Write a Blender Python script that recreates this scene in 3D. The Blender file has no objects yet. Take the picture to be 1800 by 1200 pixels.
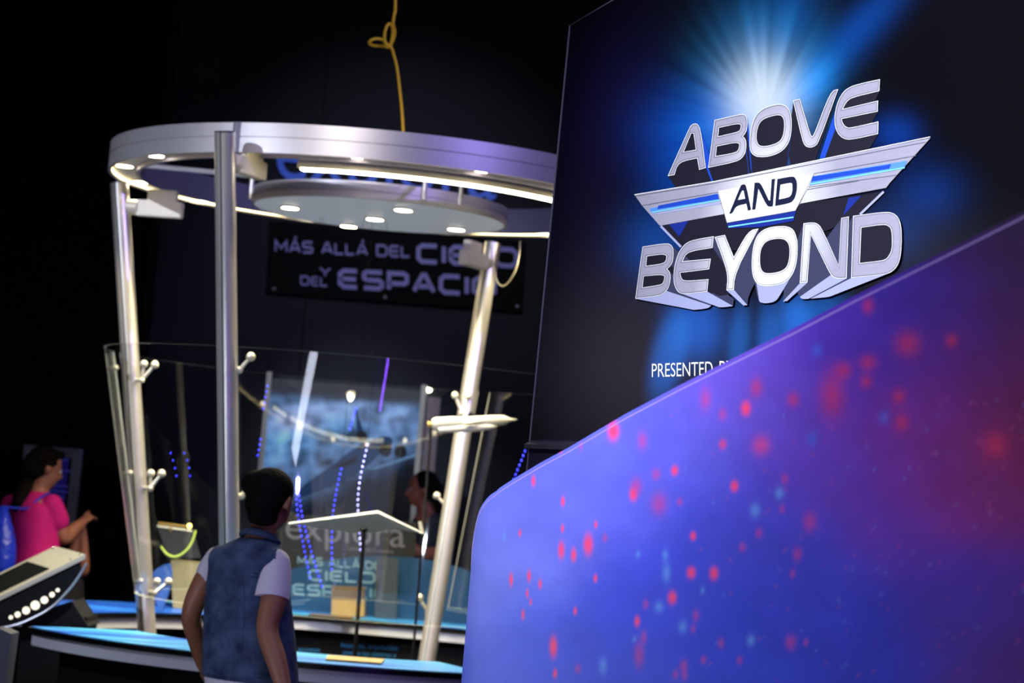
import bpy, bmesh, math, random
import numpy as np
from mathutils import Vector, Matrix
random.seed(7); rng = np.random.default_rng(7)
C = bpy.context.scene.collection
SC = bpy.context.scene
PI = math.pi

# ------------------------------------------------------------------ camera
F = 4000.0; PITCH = 0.0697; ROLL = 0.0839; CZ = 1.5
fw = Vector((0, math.cos(PITCH), math.sin(PITCH)))
up0 = Vector((0, -math.sin(PITCH), math.cos(PITCH))); rt0 = Vector((1, 0, 0))
rt = rt0 * math.cos(ROLL) + up0 * math.sin(ROLL)
upv = -rt0 * math.sin(ROLL) + up0 * math.cos(ROLL)
camd = bpy.data.cameras.new('camera'); cam = bpy.data.objects.new('camera', camd); C.objects.link(cam)
M = Matrix((rt, upv, -fw)).transposed().to_4x4(); M.translation = (0, 0, CZ)
cam.matrix_world = M
camd.sensor_width = 36; camd.lens = F * 36 / 1800; camd.clip_end = 60
camd.dof.use_dof = True; camd.dof.focus_distance = 5.5; camd.dof.aperture_fstop = 5.2
SC.camera = cam

# ------------------------------------------------------------------ world, light, exposure
w = bpy.data.worlds.new('world'); SC.world = w; w.use_nodes = True
w.node_tree.nodes['Background'].inputs[0].default_value = (0.25, 0.25, 0.5, 1)
w.node_tree.nodes['Background'].inputs[1].default_value = 0.0
SC.view_settings.view_transform = 'Standard'
try: SC.view_settings.look = 'None'
except Exception: pass
SC.view_settings.gamma = 1.0; SC.view_settings.exposure = 0.0
SC.view_settings.use_curve_mapping = False
try:
    SC.cycles.use_denoising = True
    SC.cycles.max_bounces = 8; SC.cycles.transparent_max_bounces = 16; SC.cycles.sample_clamp_indirect = 4
except Exception: pass

def spot(name, loc, target, watts, color, deg=40, blend=0.6, radius=0.1, parent=None):
    d = bpy.data.lights.new(name, 'SPOT'); d.energy = watts; d.color = color
    d.spot_size = math.radians(deg); d.spot_blend = blend; d.shadow_soft_size = radius
    o = bpy.data.objects.new(name, d); C.objects.link(o); o.location = loc
    o.rotation_euler = (Vector(target) - Vector(loc)).to_track_quat('-Z', 'Y').to_euler()
    return o
def area(name, loc, target, watts, color, sx, sy):
    d = bpy.data.lights.new(name, 'AREA'); d.energy = watts; d.color = color
    d.shape = 'RECTANGLE'; d.size = sx; d.size_y = sy
    o = bpy.data.objects.new(name, d); C.objects.link(o); o.location = loc
    o.rotation_euler = (Vector(target) - Vector(loc)).to_track_quat('-Z', 'Y').to_euler()
    return o
# unseen hall spots; banner, mural and room lights are added fill
spot('panel_spot', (-3.2, 1.6, 4.6), (1.05, 5.2, 2.35), 2000, (0.95, 0.96, 1.0), 34, 0.8, 0.12)
spot('partition_spot', (-3.2, 3.4, 4.3), (0.38, 3.9, 1.35), 560, (0.92, 0.94, 1.0), 66, 1.0, 0.12)
spot('canopy_spot', (-2.2, 3.2, 4.6), (-0.95, 9.3, 2.9), 760, (1.0, 0.95, 0.94), 11, 1.0, 0.08)
spot('violet_spot', (3.4, 5.2, 4.9), (0.1, 9.8, 2.8), 520, (0.36, 0.28, 1.0), 42, 0.9, 0.06)
spot('cold_spot', (-5.5, 5.0, 4.6), (-1.6, 9.9, 1.9), 1500, (0.74, 0.80, 1.0), 27, 0.9, 0.06)
spot('banner_spot', (-1.0, 13.0, 5.6), (-0.9, 16.5, 3.1), 210, (0.75, 0.75, 1.0), 50, 1.0, 0.08)
spot('mural_spot', (-1.6, 13.2, 5.4), (-1.1, 15.9, 1.9), 800, (0.85, 0.92, 1.0), 26, 0.9, 0.08)
area('room_glow', (0, 6, 5.7), (0, 7, 0), 170, (0.7, 0.72, 1.0), 6, 8)

# ------------------------------------------------------------------ helpers
def P2(px, py):
    d = rt * ((px - 900) / F) - upv * ((py - 600) / F) + fw
    return d / d.y
def at(px, py, Y):
    v = P2(px, py) * Y; return Vector((v.x, Y, v.z + CZ))
def onz(px, py, z):
    v = P2(px, py); return Vector((v.x, v.y, v.z)) * ((z - CZ) / v.z) + Vector((0, 0, CZ))
def proj(p):
    q = Vector(p) - Vector((0, 0, CZ)); d = q.dot(fw)
    return 900 + F * q.dot(rt) / d, 600 - F * q.dot(upv) / d

def lin(c):
    return tuple(((x / 255) / 12.92 if x / 255 <= 0.04045 else ((x / 255 + 0.055) / 1.055) ** 2.4) for x in c)
MATS = {}
def mat(name, col=None, rough=0.5, metal=0.0, emit=0.0, ecol=None, spec=0.5, noise=None, bump=0.0, scale=20, stretch=None):
    if name in MATS: return MATS[name]
    m = bpy.data.materials.new(name); m.use_nodes = True; nt = m.node_tree; b = nt.nodes['Principled BSDF']
    c = (*lin(col), 1) if col else (0.5, 0.5, 0.5, 1)
    b.inputs['Base Color'].default_value = c; b.inputs['Roughness'].default_value = rough; b.inputs['Metallic'].default_value = metal
    b.inputs['Specular IOR Level'].default_value = spec
    if emit:
        b.inputs['Emission Color'].default_value = (*lin(ecol or col), 1); b.inputs['Emission Strength'].default_value = emit
    if noise or bump:
        tc = nt.nodes.new('ShaderNodeTexCoord'); n = nt.nodes.new('ShaderNodeTexNoise'); n.inputs['Scale'].default_value = scale; n.inputs['Detail'].default_value = 4
        if stretch:
            mp = nt.nodes.new('ShaderNodeMapping'); mp.inputs['Scale'].default_value = stretch
            nt.links.new(tc.outputs['Object'], mp.inputs[0]); nt.links.new(mp.outputs[0], n.inputs['Vector'])
        else: nt.links.new(tc.outputs['Object'], n.inputs['Vector'])
        if noise:
            mx = nt.nodes.new('ShaderNodeMix'); mx.data_type = 'RGBA'
            mx.inputs[6].default_value = tuple(x * (1 - noise) for x in c[:3]) + (1,); mx.inputs[7].default_value = tuple(min(1, x * (1 + noise)) for x in c[:3]) + (1,)
            nt.links.new(n.outputs['Fac'], mx.inputs[0]); nt.links.new(mx.outputs[2], b.inputs['Base Color'])
        if bump:
            bp = nt.nodes.new('ShaderNodeBump'); bp.inputs['Strength'].default_value = bump; bp.inputs['Distance'].default_value = 0.01
            nt.links.new(n.outputs['Fac'], bp.inputs['Height']); nt.links.new(bp.outputs[0], b.inputs['Normal'])
    MATS[name] = m; return m
def art_mat(name, rough=0.45, spec=0.4, grain=0.06, emit=0.0):
    """print whose artwork colour is computed per vertex; nodes add the paper grain"""
    m = bpy.data.materials.new(name); m.use_nodes = True; nt = m.node_tree; b = nt.nodes['Principled BSDF']
    a = nt.nodes.new('ShaderNodeVertexColor'); a.layer_name = 'art'
    tc = nt.nodes.new('ShaderNodeTexCoord'); n = nt.nodes.new('ShaderNodeTexNoise'); n.inputs['Scale'].default_value = 140
    nt.links.new(tc.outputs['Object'], n.inputs['Vector'])
    mr = nt.nodes.new('ShaderNodeMapRange'); mr.inputs[3].default_value = 1 - grain; mr.inputs[4].default_value = 1 + grain
    nt.links.new(n.outputs['Fac'], mr.inputs[0])
    mx = nt.nodes.new('ShaderNodeVectorMath'); mx.operation = 'SCALE'
    nt.links.new(a.outputs['Color'], mx.inputs[0]); nt.links.new(mr.outputs[0], mx.inputs['Scale'])
    nt.links.new(mx.outputs[0], b.inputs['Base Color'])
    b.inputs['Roughness'].default_value = rough; b.inputs['Specular IOR Level'].default_value = spec
    if emit:
        nt.links.new(mx.outputs[0], b.inputs['Emission Color']); b.inputs['Emission Strength'].default_value = emit
    return m

def mesh_obj(name, bm, m, parent=None, smooth=True, angle=0.7):
    bmesh.ops.recalc_face_normals(bm, faces=bm.faces)
    me = bpy.data.meshes.new(name); 
    if smooth:
        for f in bm.faces: f.smooth = True
        for e in bm.edges:
            if len(e.link_faces) == 2 and e.calc_face_angle(0) > angle: e.smooth = False
    bm.to_mesh(me); bm.free()
    o = bpy.data.objects.new(name, me); C.objects.link(o)
    for q in (m if isinstance(m, (list, tuple)) else [m]): me.materials.append(q)
    if parent:
        o.parent = parent; o.matrix_parent_inverse = parent.matrix_world.inverted()
    return o
def tag(o, label, cat, group=None):
    o['label'] = label; o['category'] = cat
    if group: o['group'] = group
    return o
def thing(name, label, cat, loc, group=None):
    o = bpy.data.objects.new(name, None); C.objects.link(o); o.location = loc; o.empty_display_size = 0.1
    o.matrix_world = Matrix.Translation(loc)
    return tag(o, label, cat, group)
def struct(o): o['kind'] = 'structure'; return o

def add_box(bm, c, s, rz=0, bevel=0.0):
    r = bmesh.ops.create_cube(bm, size=1, matrix=Matrix.Translation(c) @ Matrix.Rotation(rz, 4, 'Z') @ Matrix.Diagonal((*s, 1)))
    if bevel:
        vs = set(r['verts']); es = [e for e in bm.edges if e.verts[0] in vs]
        bmesh.ops.bevel(bm, geom=es, offset=bevel, segments=2, affect='EDGES')
def frames(pts):
    pts = [Vector(p) for p in pts]; T = []
    for i in range(len(pts)):
        a = pts[max(0, i - 1)]; b = pts[min(len(pts) - 1, i + 1)]; T.append((b - a).normalized())
    n = T[0].cross(Vector((0, 0, 1)))
    if n.length < 1e-3: n = T[0].cross(Vector((1, 0, 0)))
    n.normalize(); out = []
    for i, t in enumerate(T):
        n = (n - t * n.dot(t)).normalized(); out.append((pts[i], t, n, t.cross(n)))
    return out
def add_tube(bm, pts, r, seg=12, caps=True):
    fr = frames(pts); rr = r if isinstance(r, (list, tuple)) else [r] * len(fr); rings = []
    for (p, t, n, b), q in zip(fr, rr):
        rings.append([bm.verts.new(p + n * (q * math.cos(2 * PI * k / seg)) + b * (q * math.sin(2 * PI * k / seg))) for k in range(seg)])
    for a, b in zip(rings[:-1], rings[1:]):
        for k in range(seg): bm.faces.new((a[k], a[(k + 1) % seg], b[(k + 1) % seg], b[k]))
    if caps: bm.faces.new(rings[0][::-1]); bm.faces.new(rings[-1])
def add_ball(bm, c, r, seg=16, M3=None):
    s = r if isinstance(r, (tuple, list)) else (r, r, r)
    m = Matrix.Translation(c) @ (M3.to_4x4() if M3 else Matrix.Identity(4)) @ Matrix.Diagonal((*s, 1))
    bmesh.ops.create_uvsphere(bm, u_segments=seg, v_segments=max(8, seg // 2 + 2), radius=1, matrix=m)
def add_disc(bm, c, nrm, r, h=0.004, seg=28):
    q = Vector(nrm).to_track_quat('Z', 'Y').to_matrix().to_4x4()
    bmesh.ops.create_cone(bm, cap_ends=True, segments=seg, radius1=r, radius2=r, depth=h, matrix=Matrix.Translation(c) @ q)
def add_revolve(bm, prof, c, a0=0.0, a1=2 * PI, n=96, closed_prof=True):
    full = abs(a1 - a0 - 2 * PI) < 1e-6; cols = []
    for i in range(n if full else n + 1):
        a = a0 + (a1 - a0) * i / n
        cols.append([bm.verts.new((c[0] + r * math.cos(a), c[1] + r * math.sin(a), c[2] + z)) for r, z in prof])
    m = len(prof); L = len(cols)
    for i in range(L if full else L - 1):
        A = cols[i]; B = cols[(i + 1) % L]
        for k in range(m if closed_prof else m - 1):
            k2 = (k + 1) % m; bm.faces.new((A[k], B[k], B[k2], A[k2]))
    if not full and closed_prof: bm.faces.new(cols[0]); bm.faces.new(cols[-1][::-1])
def add_extrude(bm, pts, vec, mi=0):
    """closed polygon (3D) extruded along vec"""
    a = [bm.verts.new(p) for p in pts]; b = [bm.verts.new(Vector(p) + Vector(vec)) for p in pts]; n = len(a)
    fs = [bm.faces.new(a), bm.faces.new(b[::-1])]
    for i in range(n): fs.append(bm.faces.new((a[i], b[i], b[(i + 1) % n], a[(i + 1) % n])))
    bmesh.ops.triangulate(bm, faces=fs[:2])
    return fs
def spline(pts, n=8):
    """Catmull-Rom through points"""
    P = [Vector(p) for p in pts]; out = []
    for i in range(len(P) - 1):
        p0 = P[max(0, i - 1)]; p1 = P[i]; p2 = P[i + 1]; p3 = P[min(len(P) - 1, i + 2)]
        for k in range(n):
            t = k / n
            out.append(0.5 * ((2 * p1) + (p2 - p0) * t + (2 * p0 - 5 * p1 + 4 * p2 - p3) * t * t + (3 * p1 - p0 - 3 * p2 + p3) * t ** 3))
    out.append(P[-1]); return out

# flat lettering: 2D contours filled through a curve, then mapped by fn(x, y, layer) to 3D
def smooth_poly(pts, lim=62, it=2):
    pts = [tuple(map(float, p)) for p in pts]
    for _ in range(it):
        n = len(pts); out = []
        for i in range(n):
            a, b, c = pts[i - 1], pts[i], pts[(i + 1) % n]
            d1 = (b[0] - a[0], b[1] - a[1]); d2 = (c[0] - b[0], c[1] - b[1])
            ang = abs(math.degrees(math.atan2(d1[0] * d2[1] - d1[1] * d2[0], d1[0] * d2[0] + d1[1] * d2[1])))
            if 6 < ang < lim:
                out.append((b[0] - d1[0] * .25, b[1] - d1[1] * .25)); out.append((b[0] + d2[0] * .25, b[1] + d2[1] * .25))
            else: out.append(b)
        pts = out
    return pts
def fill2d(contours):
    cu = bpy.data.curves.new('tmp', 'CURVE'); cu.dimensions = '2D'; cu.fill_mode = 'BOTH'
    for c in contours:
        s = cu.splines.new('POLY'); s.points.add(len(c) - 1); s.use_cyclic_u = True
        for q, p in zip(s.points, c): q.co = (p[0], p[1], 0, 1)
    o = bpy.data.objects.new('tmp', cu); me = bpy.data.meshes.new_from_object(o)
    V = [tuple(v.co[:2]) for v in me.vertices]; Fc = [tuple(p.vertices) for p in me.polygons]
    bpy.data.objects.remove(o); bpy.data.curves.remove(cu); bpy.data.meshes.remove(me)
    return V, Fc
def text2d(txt, size=1.0):
    cu = bpy.data.curves.new('tmp', 'FONT'); cu.body = txt; cu.size = size; cu.fill_mode = 'FRONT'; cu.resolution_u = 4
    o = bpy.data.objects.new('tmp', cu); me = bpy.data.meshes.new_from_object(o)
    V = [tuple(v.co[:2]) for v in me.vertices]; Fc = [tuple(p.vertices) for p in me.polygons]
    bpy.data.objects.remove(o); bpy.data.curves.remove(cu); bpy.data.meshes.remove(me)
    return V, Fc
def add_flat(bm, VF, fn, mi=0):
    V, Fc = VF; vs = [bm.verts.new(fn(*v)) for v in V]
    for f in Fc:
        try:
            q = bm.faces.new([vs[i] for i in f]); q.material_index = mi
        except ValueError: pass
def ribbon(pts, wd, closed=False):
    n = len(pts); L = []; Rr = []
    for i in range(n):
        a = pts[i - 1] if (closed or i > 0) else None; b = pts[i]; c = pts[(i + 1) % n] if (closed or i < n - 1) else None
        ds = []
        for u, v in ((a, b), (b, c)):
            if u is None or v is None: continue
            l = math.hypot(v[0] - u[0], v[1] - u[1]) or 1e-9; ds.append(((v[0] - u[0]) / l, (v[1] - u[1]) / l))
        tx = sum(d[0] for d in ds); ty = sum(d[1] for d in ds); l = math.hypot(tx, ty) or 1e-9; nx, ny = -ty / l, tx / l
        k = 1 / max(0.5, abs(nx * -ds[0][1] + ny * ds[0][0])); L.append((b[0] + nx * wd / 2 * k, b[1] + ny * wd / 2 * k)); Rr.append((b[0] - nx * wd / 2 * k, b[1] - ny * wd / 2 * k))
    V = L + Rr; Fc = []
    for i in range(n if closed else n - 1):
        j = (i + 1) % n; Fc.append((i, j, n + j, n + i))
    return V, Fc
def inset(pts, d):
    n = len(pts); ar = sum(pts[i - 1][0] * pts[i][1] - pts[i][0] * pts[i - 1][1] for i in range(n)); s = 1 if ar > 0 else -1
    out = []
    for i in range(n):
        a, b, c = pts[i - 1], pts[i], pts[(i + 1) % n]
        def nn(u, v):
            l = math.hypot(v[0] - u[0], v[1] - u[1]) or 1e-9; return (-(v[1] - u[1]) / l * s, (v[0] - u[0]) / l * s)
        n1 = nn(a, b); n2 = nn(b, c); m = (n1[0] + n2[0], n1[1] + n2[1]); l = math.hypot(*m) or 1e-9; m = (m[0] / l, m[1] / l)
        k = d / max(0.45, m[0] * n1[0] + m[1] * n1[1]); out.append((b[0] + m[0] * k, b[1] + m[1] * k))
    return out

# square wide stroke alphabet for the hall's Spanish title
G = {
 'M': (1.15, [[(0, 0), (0, 1), (.57, .3), (1.15, 1), (1.15, 0)]]), 'A': (1.05, [[(0, 0), (.45, 1), (.6, 1), (1.05, 0)], [(.2, .3), (.85, .3)]]),
 'S': (.95, [[(.95, 1), (.15, 1), (0, .88), (0, .62), (.15, .5), (.8, .5), (.95, .38), (.95, .12), (.8, 0), (0, 0)]]),
 'L': (.8, [[(0, 1), (0, 0), (.8, 0)]]), 'D': (1., [[(0, 0), (0, 1), (.8, 1), (1, .8), (1, .2), (.8, 0), (0, 0)]]),
 'E': (.9, [[(.9, 1), (.2, 1), (0, .8), (0, .2), (.2, 0), (.9, 0)], [(0, .5), (.85, .5)]]), 'C': (1., [[(1, 1), (.2, 1), (0, .8), (0, .2), (.2, 0), (1, 0)]]),
 'I': (.0, [[(0, 0), (0, 1)]]), 'O': (1.1, [[(.25, 0), (.85, 0), (1.1, .2), (1.1, .8), (.85, 1), (.25, 1), (0, .8), (0, .2), (.25, 0)]]),
 'P': (.95, [[(0, 0), (0, 1), (.8, 1), (.95, .88), (.95, .5), (.8, .38), (0, .38)]]), 'Y': (1., [[(0, 1), (.5, .45), (1, 1)], [(.5, .45), (.5, 0)]]),
 'N': (1., [[(0, 0), (0, 1), (1, 0), (1, 1)]]), ' ': (.35, [])}
def stroke_word(txt, x0, x1, th=0.2):
    """list of ribbons, unit cap height scaled so that the word spans x0..x1 in x and 0..1 in y"""
    x = th / 2; ribs = []
    for ch in txt:
        acc = ch in 'ÁÉÍÓÚ'; base = {'Á': 'A', 'É': 'E', 'Ó': 'O'}.get(ch, ch); wd, st = G[base]
        for s in st: ribs.append([(x + p[0], th / 2 + p[1] * (1 - th)) for p in s])
        if acc: ribs.append([(x + wd * .45, 1.1), (x + wd * .65, 1.3)])
        x += wd + th + .16
    W = x - .16 - th / 2; k = (x1 - x0) / W; out = []
    for r in ribs:
        V, Fc = ribbon(r, th); out.append(([(x0 + v[0] * k, v[1]) for v in V], Fc))
    return out

# ------------------------------------------------------------------ materials
alu = mat('brushed_aluminium', (224, 220, 214), .30, .78, noise=.06, scale=60, stretch=(1, 1, 14))
band_m = mat('canopy_aluminium', (186, 182, 184), .42, .6, noise=.04, scale=30)
cream = mat('cream_painted_metal', (225, 220, 200), .45, .2)
white_m = mat('white_enamel', (222, 222, 220), .5)
soffit_m = mat('white_soffit', (224, 222, 214), .6)
disc_m = mat('glowing_disc', (190, 196, 205), .4, emit=.26, ecol=(190, 200, 210))  # faint glow added for bounced light on the disc underside
chrome = mat('chrome', (215, 212, 205), .15, 1.0)
black_m = mat('black_paint', (8, 8, 10), .7, noise=.2, spec=.2)
blackg = mat('black_gloss', (9, 9, 11), .25)
lamp_m = mat('warm_lamp', (255, 236, 190), emit=22, ecol=(255, 238, 196))
led_m = mat('white_led', (255, 246, 220), emit=9, ecol=(255, 244, 214))
dark_wall = mat('matt_black_wall', (42, 42, 50), .9, spec=.2, noise=.15, scale=3)
floor_m = mat('charcoal_carpet', (26, 26, 30), .95, spec=.1, noise=.3, scale=300, bump=.3)
ceil_m = mat('black_ceiling', (14, 14, 18), .95, spec=.1, noise=.2)
def glass_material():
    m = bpy.data.materials.new('clear_glass'); m.use_nodes = True; nt = m.node_tree; nt.nodes.remove(nt.nodes['Principled BSDF'])
    out = nt.nodes['Material Output']; t = nt.nodes.new('ShaderNodeBsdfTransparent'); g = nt.nodes.new('ShaderNodeBsdfGlossy'); g.inputs['Roughness'].default_value = 0.02
    t.inputs[0].default_value = (.97, .985, .98, 1); f = nt.nodes.new('ShaderNodeFresnel'); ge = nt.nodes.new('ShaderNodeNewGeometry'); ir = nt.nodes.new('ShaderNodeMapRange'); ir.inputs[3].default_value = 1.41; ir.inputs[4].default_value = 1 / 1.41
    nt.links.new(ge.outputs['Backfacing'], ir.inputs[0]); nt.links.new(ir.outputs[0], f.inputs[0])
    mx = nt.nodes.new('ShaderNodeMixShader'); nt.links.new(f.outputs[0], mx.inputs[0]); nt.links.new(t.outputs[0], mx.inputs[1]); nt.links.new(g.outputs[0], mx.inputs[2])
    nt.links.new(mx.outputs[0], out.inputs[0]); return m
glass = glass_material()
glass_edge = mat('polished_glass_edge', (225, 226, 205), .3, spec=.8)

# ------------------------------------------------------------------ the room
def quad_wall(name, pts, vec, m):
    bm = bmesh.new(); add_extrude(bm, pts, vec); return struct(mesh_obj(name, bm, m, smooth=False))
X0, X1, Y0, Y1, H = -8.0, 8.0, -4.0, 16.5, 6.0
quad_wall('floor', [(X0, Y0, 0), (X1, Y0, 0), (X1, Y1, 0), (X0, Y1, 0)], (0, 0, -.1), floor_m)
quad_wall('ceiling', [(X0, Y0, H), (X1, Y0, H), (X1, Y1, H), (X0, Y1, H)], (0, 0, .1), ceil_m)
quad_wall('wall_left', [(X0, Y0, 0), (X0, Y1, 0), (X0, Y1, H), (X0, Y0, H)], (-.1, 0, 0), dark_wall)
quad_wall('wall_right', [(X1, Y0, 0), (X1, Y1, 0), (X1, Y1, H), (X1, Y0, H)], (.1, 0, 0), dark_wall)
quad_wall('wall_front', [(X0, Y0, 0), (X1, Y0, 0), (X1, Y0, H), (X0, Y0, H)], (0, -.1, 0), dark_wall)
quad_wall('wall_back', [(X0, Y1, 0), (X1, Y1, 0), (X1, Y1, H), (X0, Y1, H)], (0, .1, 0), dark_wall)
bm = bmesh.new(); xj = at(572, 150, Y1).x
add_box(bm, (xj, Y1 - .004, H / 2), (.012, .008, H)); struct(mesh_obj('trim_1', bm, black_m, smooth=False))
bm = bmesh.new(); xj = at(300, 150, Y1).x
add_box(bm, (xj, Y1 - .06, H / 2), (.05, .12, H)); struct(mesh_obj('trim_2', bm, black_m, smooth=False))
quad_wall('wall_recess', [(X0, Y1 - .02, 0), (xj, Y1 - .02, 0), (xj, Y1 - .02, H), (X0, Y1 - .02, H)], (0, .015, 0), ceil_m)

# ------------------------------------------------------------------ title panel (printed board with the logo)
PD = Vector((math.sin(-.4213), math.cos(-.4213), 0)) * -1          # along the board towards the camera, right
PN = Vector((PD.y, -PD.x, 0)); PN = PN if PN.y < 0 else -PN         # faces the visitor
P0 = at(930, 800, 6.55); P0.z = 0
def pan(px, py, off=0.0):
    """point of the board plane seen at a pixel of the traced artwork"""
    d = P2(px, py); o = Vector((0, 0, CZ)); t = (P0 - o).dot(PN) / d.dot(PN); return o + d * t + PN * off
def pan_uv(p): q = p - P0; return q.dot(PD), q.z
def pan_pt(u, v, off=0.0): return P0 + PD * u + Vector((0, 0, v)) + PN * off
tl = pan_uv(pan(1003, 45)); bl = pan_uv(pan(930, 800)); tr = pan_uv(pan(1080, 0))
sl = (tr[1] - tl[1]) / (tr[0] - tl[0]); UR = 3.2
def left_u(v): return bl[0] + (tl[0] - bl[0]) * (v - bl[1]) / (tl[1] - bl[1])
def top_v(u): return min(tl[1] + sl * (u - tl[0]), tl[1] + .55)
def pnoise(x, y, seed=0):
    s = 0; r = np.random.default_rng(seed)
    for k in range(6):
        a, b, c, d = r.normal(size=4); s = s + np.sin(a * x + b * y + c * 6 + 1.3 * np.sin(b * x - a * y + d * 5))
    return s / 6
def blobs(px, py, base, items):
    """items: (x, y, rx, ry, rot_deg, rgb, power) in artwork pixels -> linear colour, screen-blended"""
    col = np.zeros(px.shape + (3,)) + np.array(lin(base))
    for x, y, rx, ry, rot, rgb, pw in items:
        a = math.radians(rot); dx = px - x; dy = py - y
        u = (dx * math.cos(a) + dy * math.sin(a)) / rx; v = (-dx * math.sin(a) + dy * math.cos(a)) / ry
        g = np.exp(-(u * u + v * v) ** pw)[..., None] * np.array(lin(rgb)); col = 1 - (1 - col) * (1 - np.clip(g, 0, .98))
    return col
def grid_art(name, fn_pt, nu, nv, colfn, m, parent, thick=None):
    bm = bmesh.new(); V = [[bm.verts.new(fn_pt(i / nu, j / nv)) for j in range(nv + 1)] for i in range(nu + 1)]
    for i in range(nu):
        for j in range(nv): bm.faces.new((V[i][j], V[i + 1][j], V[i + 1][j + 1], V[i][j + 1]))
    bm.verts.index_update(); co = [v.co.copy() for v in bm.verts]
    if thick: 
        # closed back and rim
        t = Vector(thick); W = {}
        rim = [V[i][0] for i in range(nu + 1)] + [V[nu][j] for j in range(1, nv + 1)] + [V[i][nv] for i in range(nu - 1, -1, -1)] + [V[0][j] for j in range(nv - 1, 0, -1)]
        for v in rim: W[v] = bm.verts.new(v.co + t)
        for k in range(len(rim)):
            a, b = rim[k], rim[(k + 1) % len(rim)]; bm.faces.new((a, b, W[b], W[a]))
        bm.faces.new([W[v] for v in rim])
    n_total = len(bm.verts); c = np.zeros((n_total, 4)); c[:, 3] = 1
    xy = np.array([proj(p) for p in co]); c[:len(co), :3] = colfn(xy[:, 0], xy[:, 1]); c[len(co):, :3] = .01
    o = mesh_obj(name, bm, m, parent, smooth=False)
    at_ = o.data.color_attributes.new('art', 'FLOAT_COLOR', 'POINT'); at_.data.foreach_set('color', c.ravel().astype(np.float32))
    return o
def panel_col(px, py):
    cx, cy = 1345, 215; ang = np.arctan2(py - cy, px - cx); rad = np.hypot(px - cx, py - cy)
    ray = .78 + .22 * np.clip(.7 * np.sin(ang * 13 + 2.1 * np.sin(ang * 5 + 1)) + .5 * np.sin(ang * 29 + 3 * np.sin(ang * 3)) + .3 * np.sin(ang * 47 + 1), -1, 1)
    ray = 1 + (ray - 1) * np.clip(rad / 130, 0, 1) ** 1.8
    core = blobs(px, py, (0, 0, 0), [(1338, 172, 62, 78, 0, (178, 176, 158), 1.2), (1338, 150, 92, 96, 0, (26, 104, 140), 1.0),
        (1290, 225, 120, 78, 0, (0, 74, 158), 1.1), (1342, 70, 85, 80, 0, (4, 66, 120), 1.1)]) * ray[..., None]
    rest = blobs(px, py, (5, 5, 11), [(1480, 85, 130, 34, -46, (0, 44, 108), 1.0), (1545, 10, 90, 30, -44, (0, 26, 70), 1.0), (1425, 150, 52, 30, -50, (16, 96, 168), 1.1), (1395, 20, 45, 90, 14, (0, 34, 80), 1.0),
        (1235, 235, 110, 80, 0, (0, 34, 116), 1.1), (1190, 320, 60, 60, 0, (0, 40, 104), 1), (1150, 430, 62, 60, 0, (0, 54, 124), 1), (1175, 625, 30, 80, 14, (10, 74, 150), 1.8), (1225, 575, 50, 60, 0, (10, 74, 158), 1.2),
        (1300, 600, 20, 70, 5, (14, 66, 130), 1.5), (1350, 600, 22, 70, 0, (20, 70, 140), 1.4), (1400, 575, 32, 60, -8, (25, 84, 165), 1.4), (1450, 545, 45, 30, 0, (10, 62, 125), 1.2),
        (1630, 340, 60, 50, 0, (0, 32, 88), 1.0), (1575, 235, 40, 34, 0, (0, 40, 112), 1.0), (1560, 410, 60, 50, 0, (0, 32, 80), 1.0), (1110, 170, 90, 130, 0, (7, 5, 40), 1),
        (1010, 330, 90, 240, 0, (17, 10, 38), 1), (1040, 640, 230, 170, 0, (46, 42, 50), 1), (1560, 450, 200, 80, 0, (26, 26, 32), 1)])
    col = np.clip(1 - (1 - core) * (1 - rest), 0, .95); col[py > 773] = np.array(lin((44, 40, 64))); return col
panel = thing('billboard', 'tall dark printed board with a starburst and the silver title above and beyond', 'sign', P0)
panel_print = art_mat('starburst_print', .6, .05, .05)
def pan_fn(s, t):
    vb = 0.0; u_top = tl[0] + (UR - tl[0]) * s
    vt = top_v(u_top); v = vb + (vt - vb) * t; ul = left_u(v); return pan_pt(ul + (UR - ul) * s, v)
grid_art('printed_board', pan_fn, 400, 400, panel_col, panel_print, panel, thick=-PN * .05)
edge_m = mat('pale_board_edge', (120, 120, 150), .4)
bm = bmesh.new()
add_tube(bm, [pan_pt(left_u(0.02), 0.02, .002), pan_pt(left_u(tl[1]), tl[1], .002), pan_pt(tl[0] + .5 / sl if sl > 1 else tl[0] + .5, top_v(tl[0] + .5), .002)], .0028, 6)
mesh_obj('edge_strip', bm, edge_m, panel)
bm = bmesh.new(); vr = pan_uv(pan(935, 774))[1]
pts = [pan_pt(left_u(vr) + .003, vr, .001), pan_pt(left_u(vr) + .003, vr - .012, .02), pan_pt(UR, vr - .012, .02), pan_pt(UR, vr, .001)]
add_extrude(bm, pts, (0, 0, -.012)); mesh_obj('ledge', bm, mat('slate_ledge', (52, 50, 66), .5), panel, smooth=False)

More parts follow.
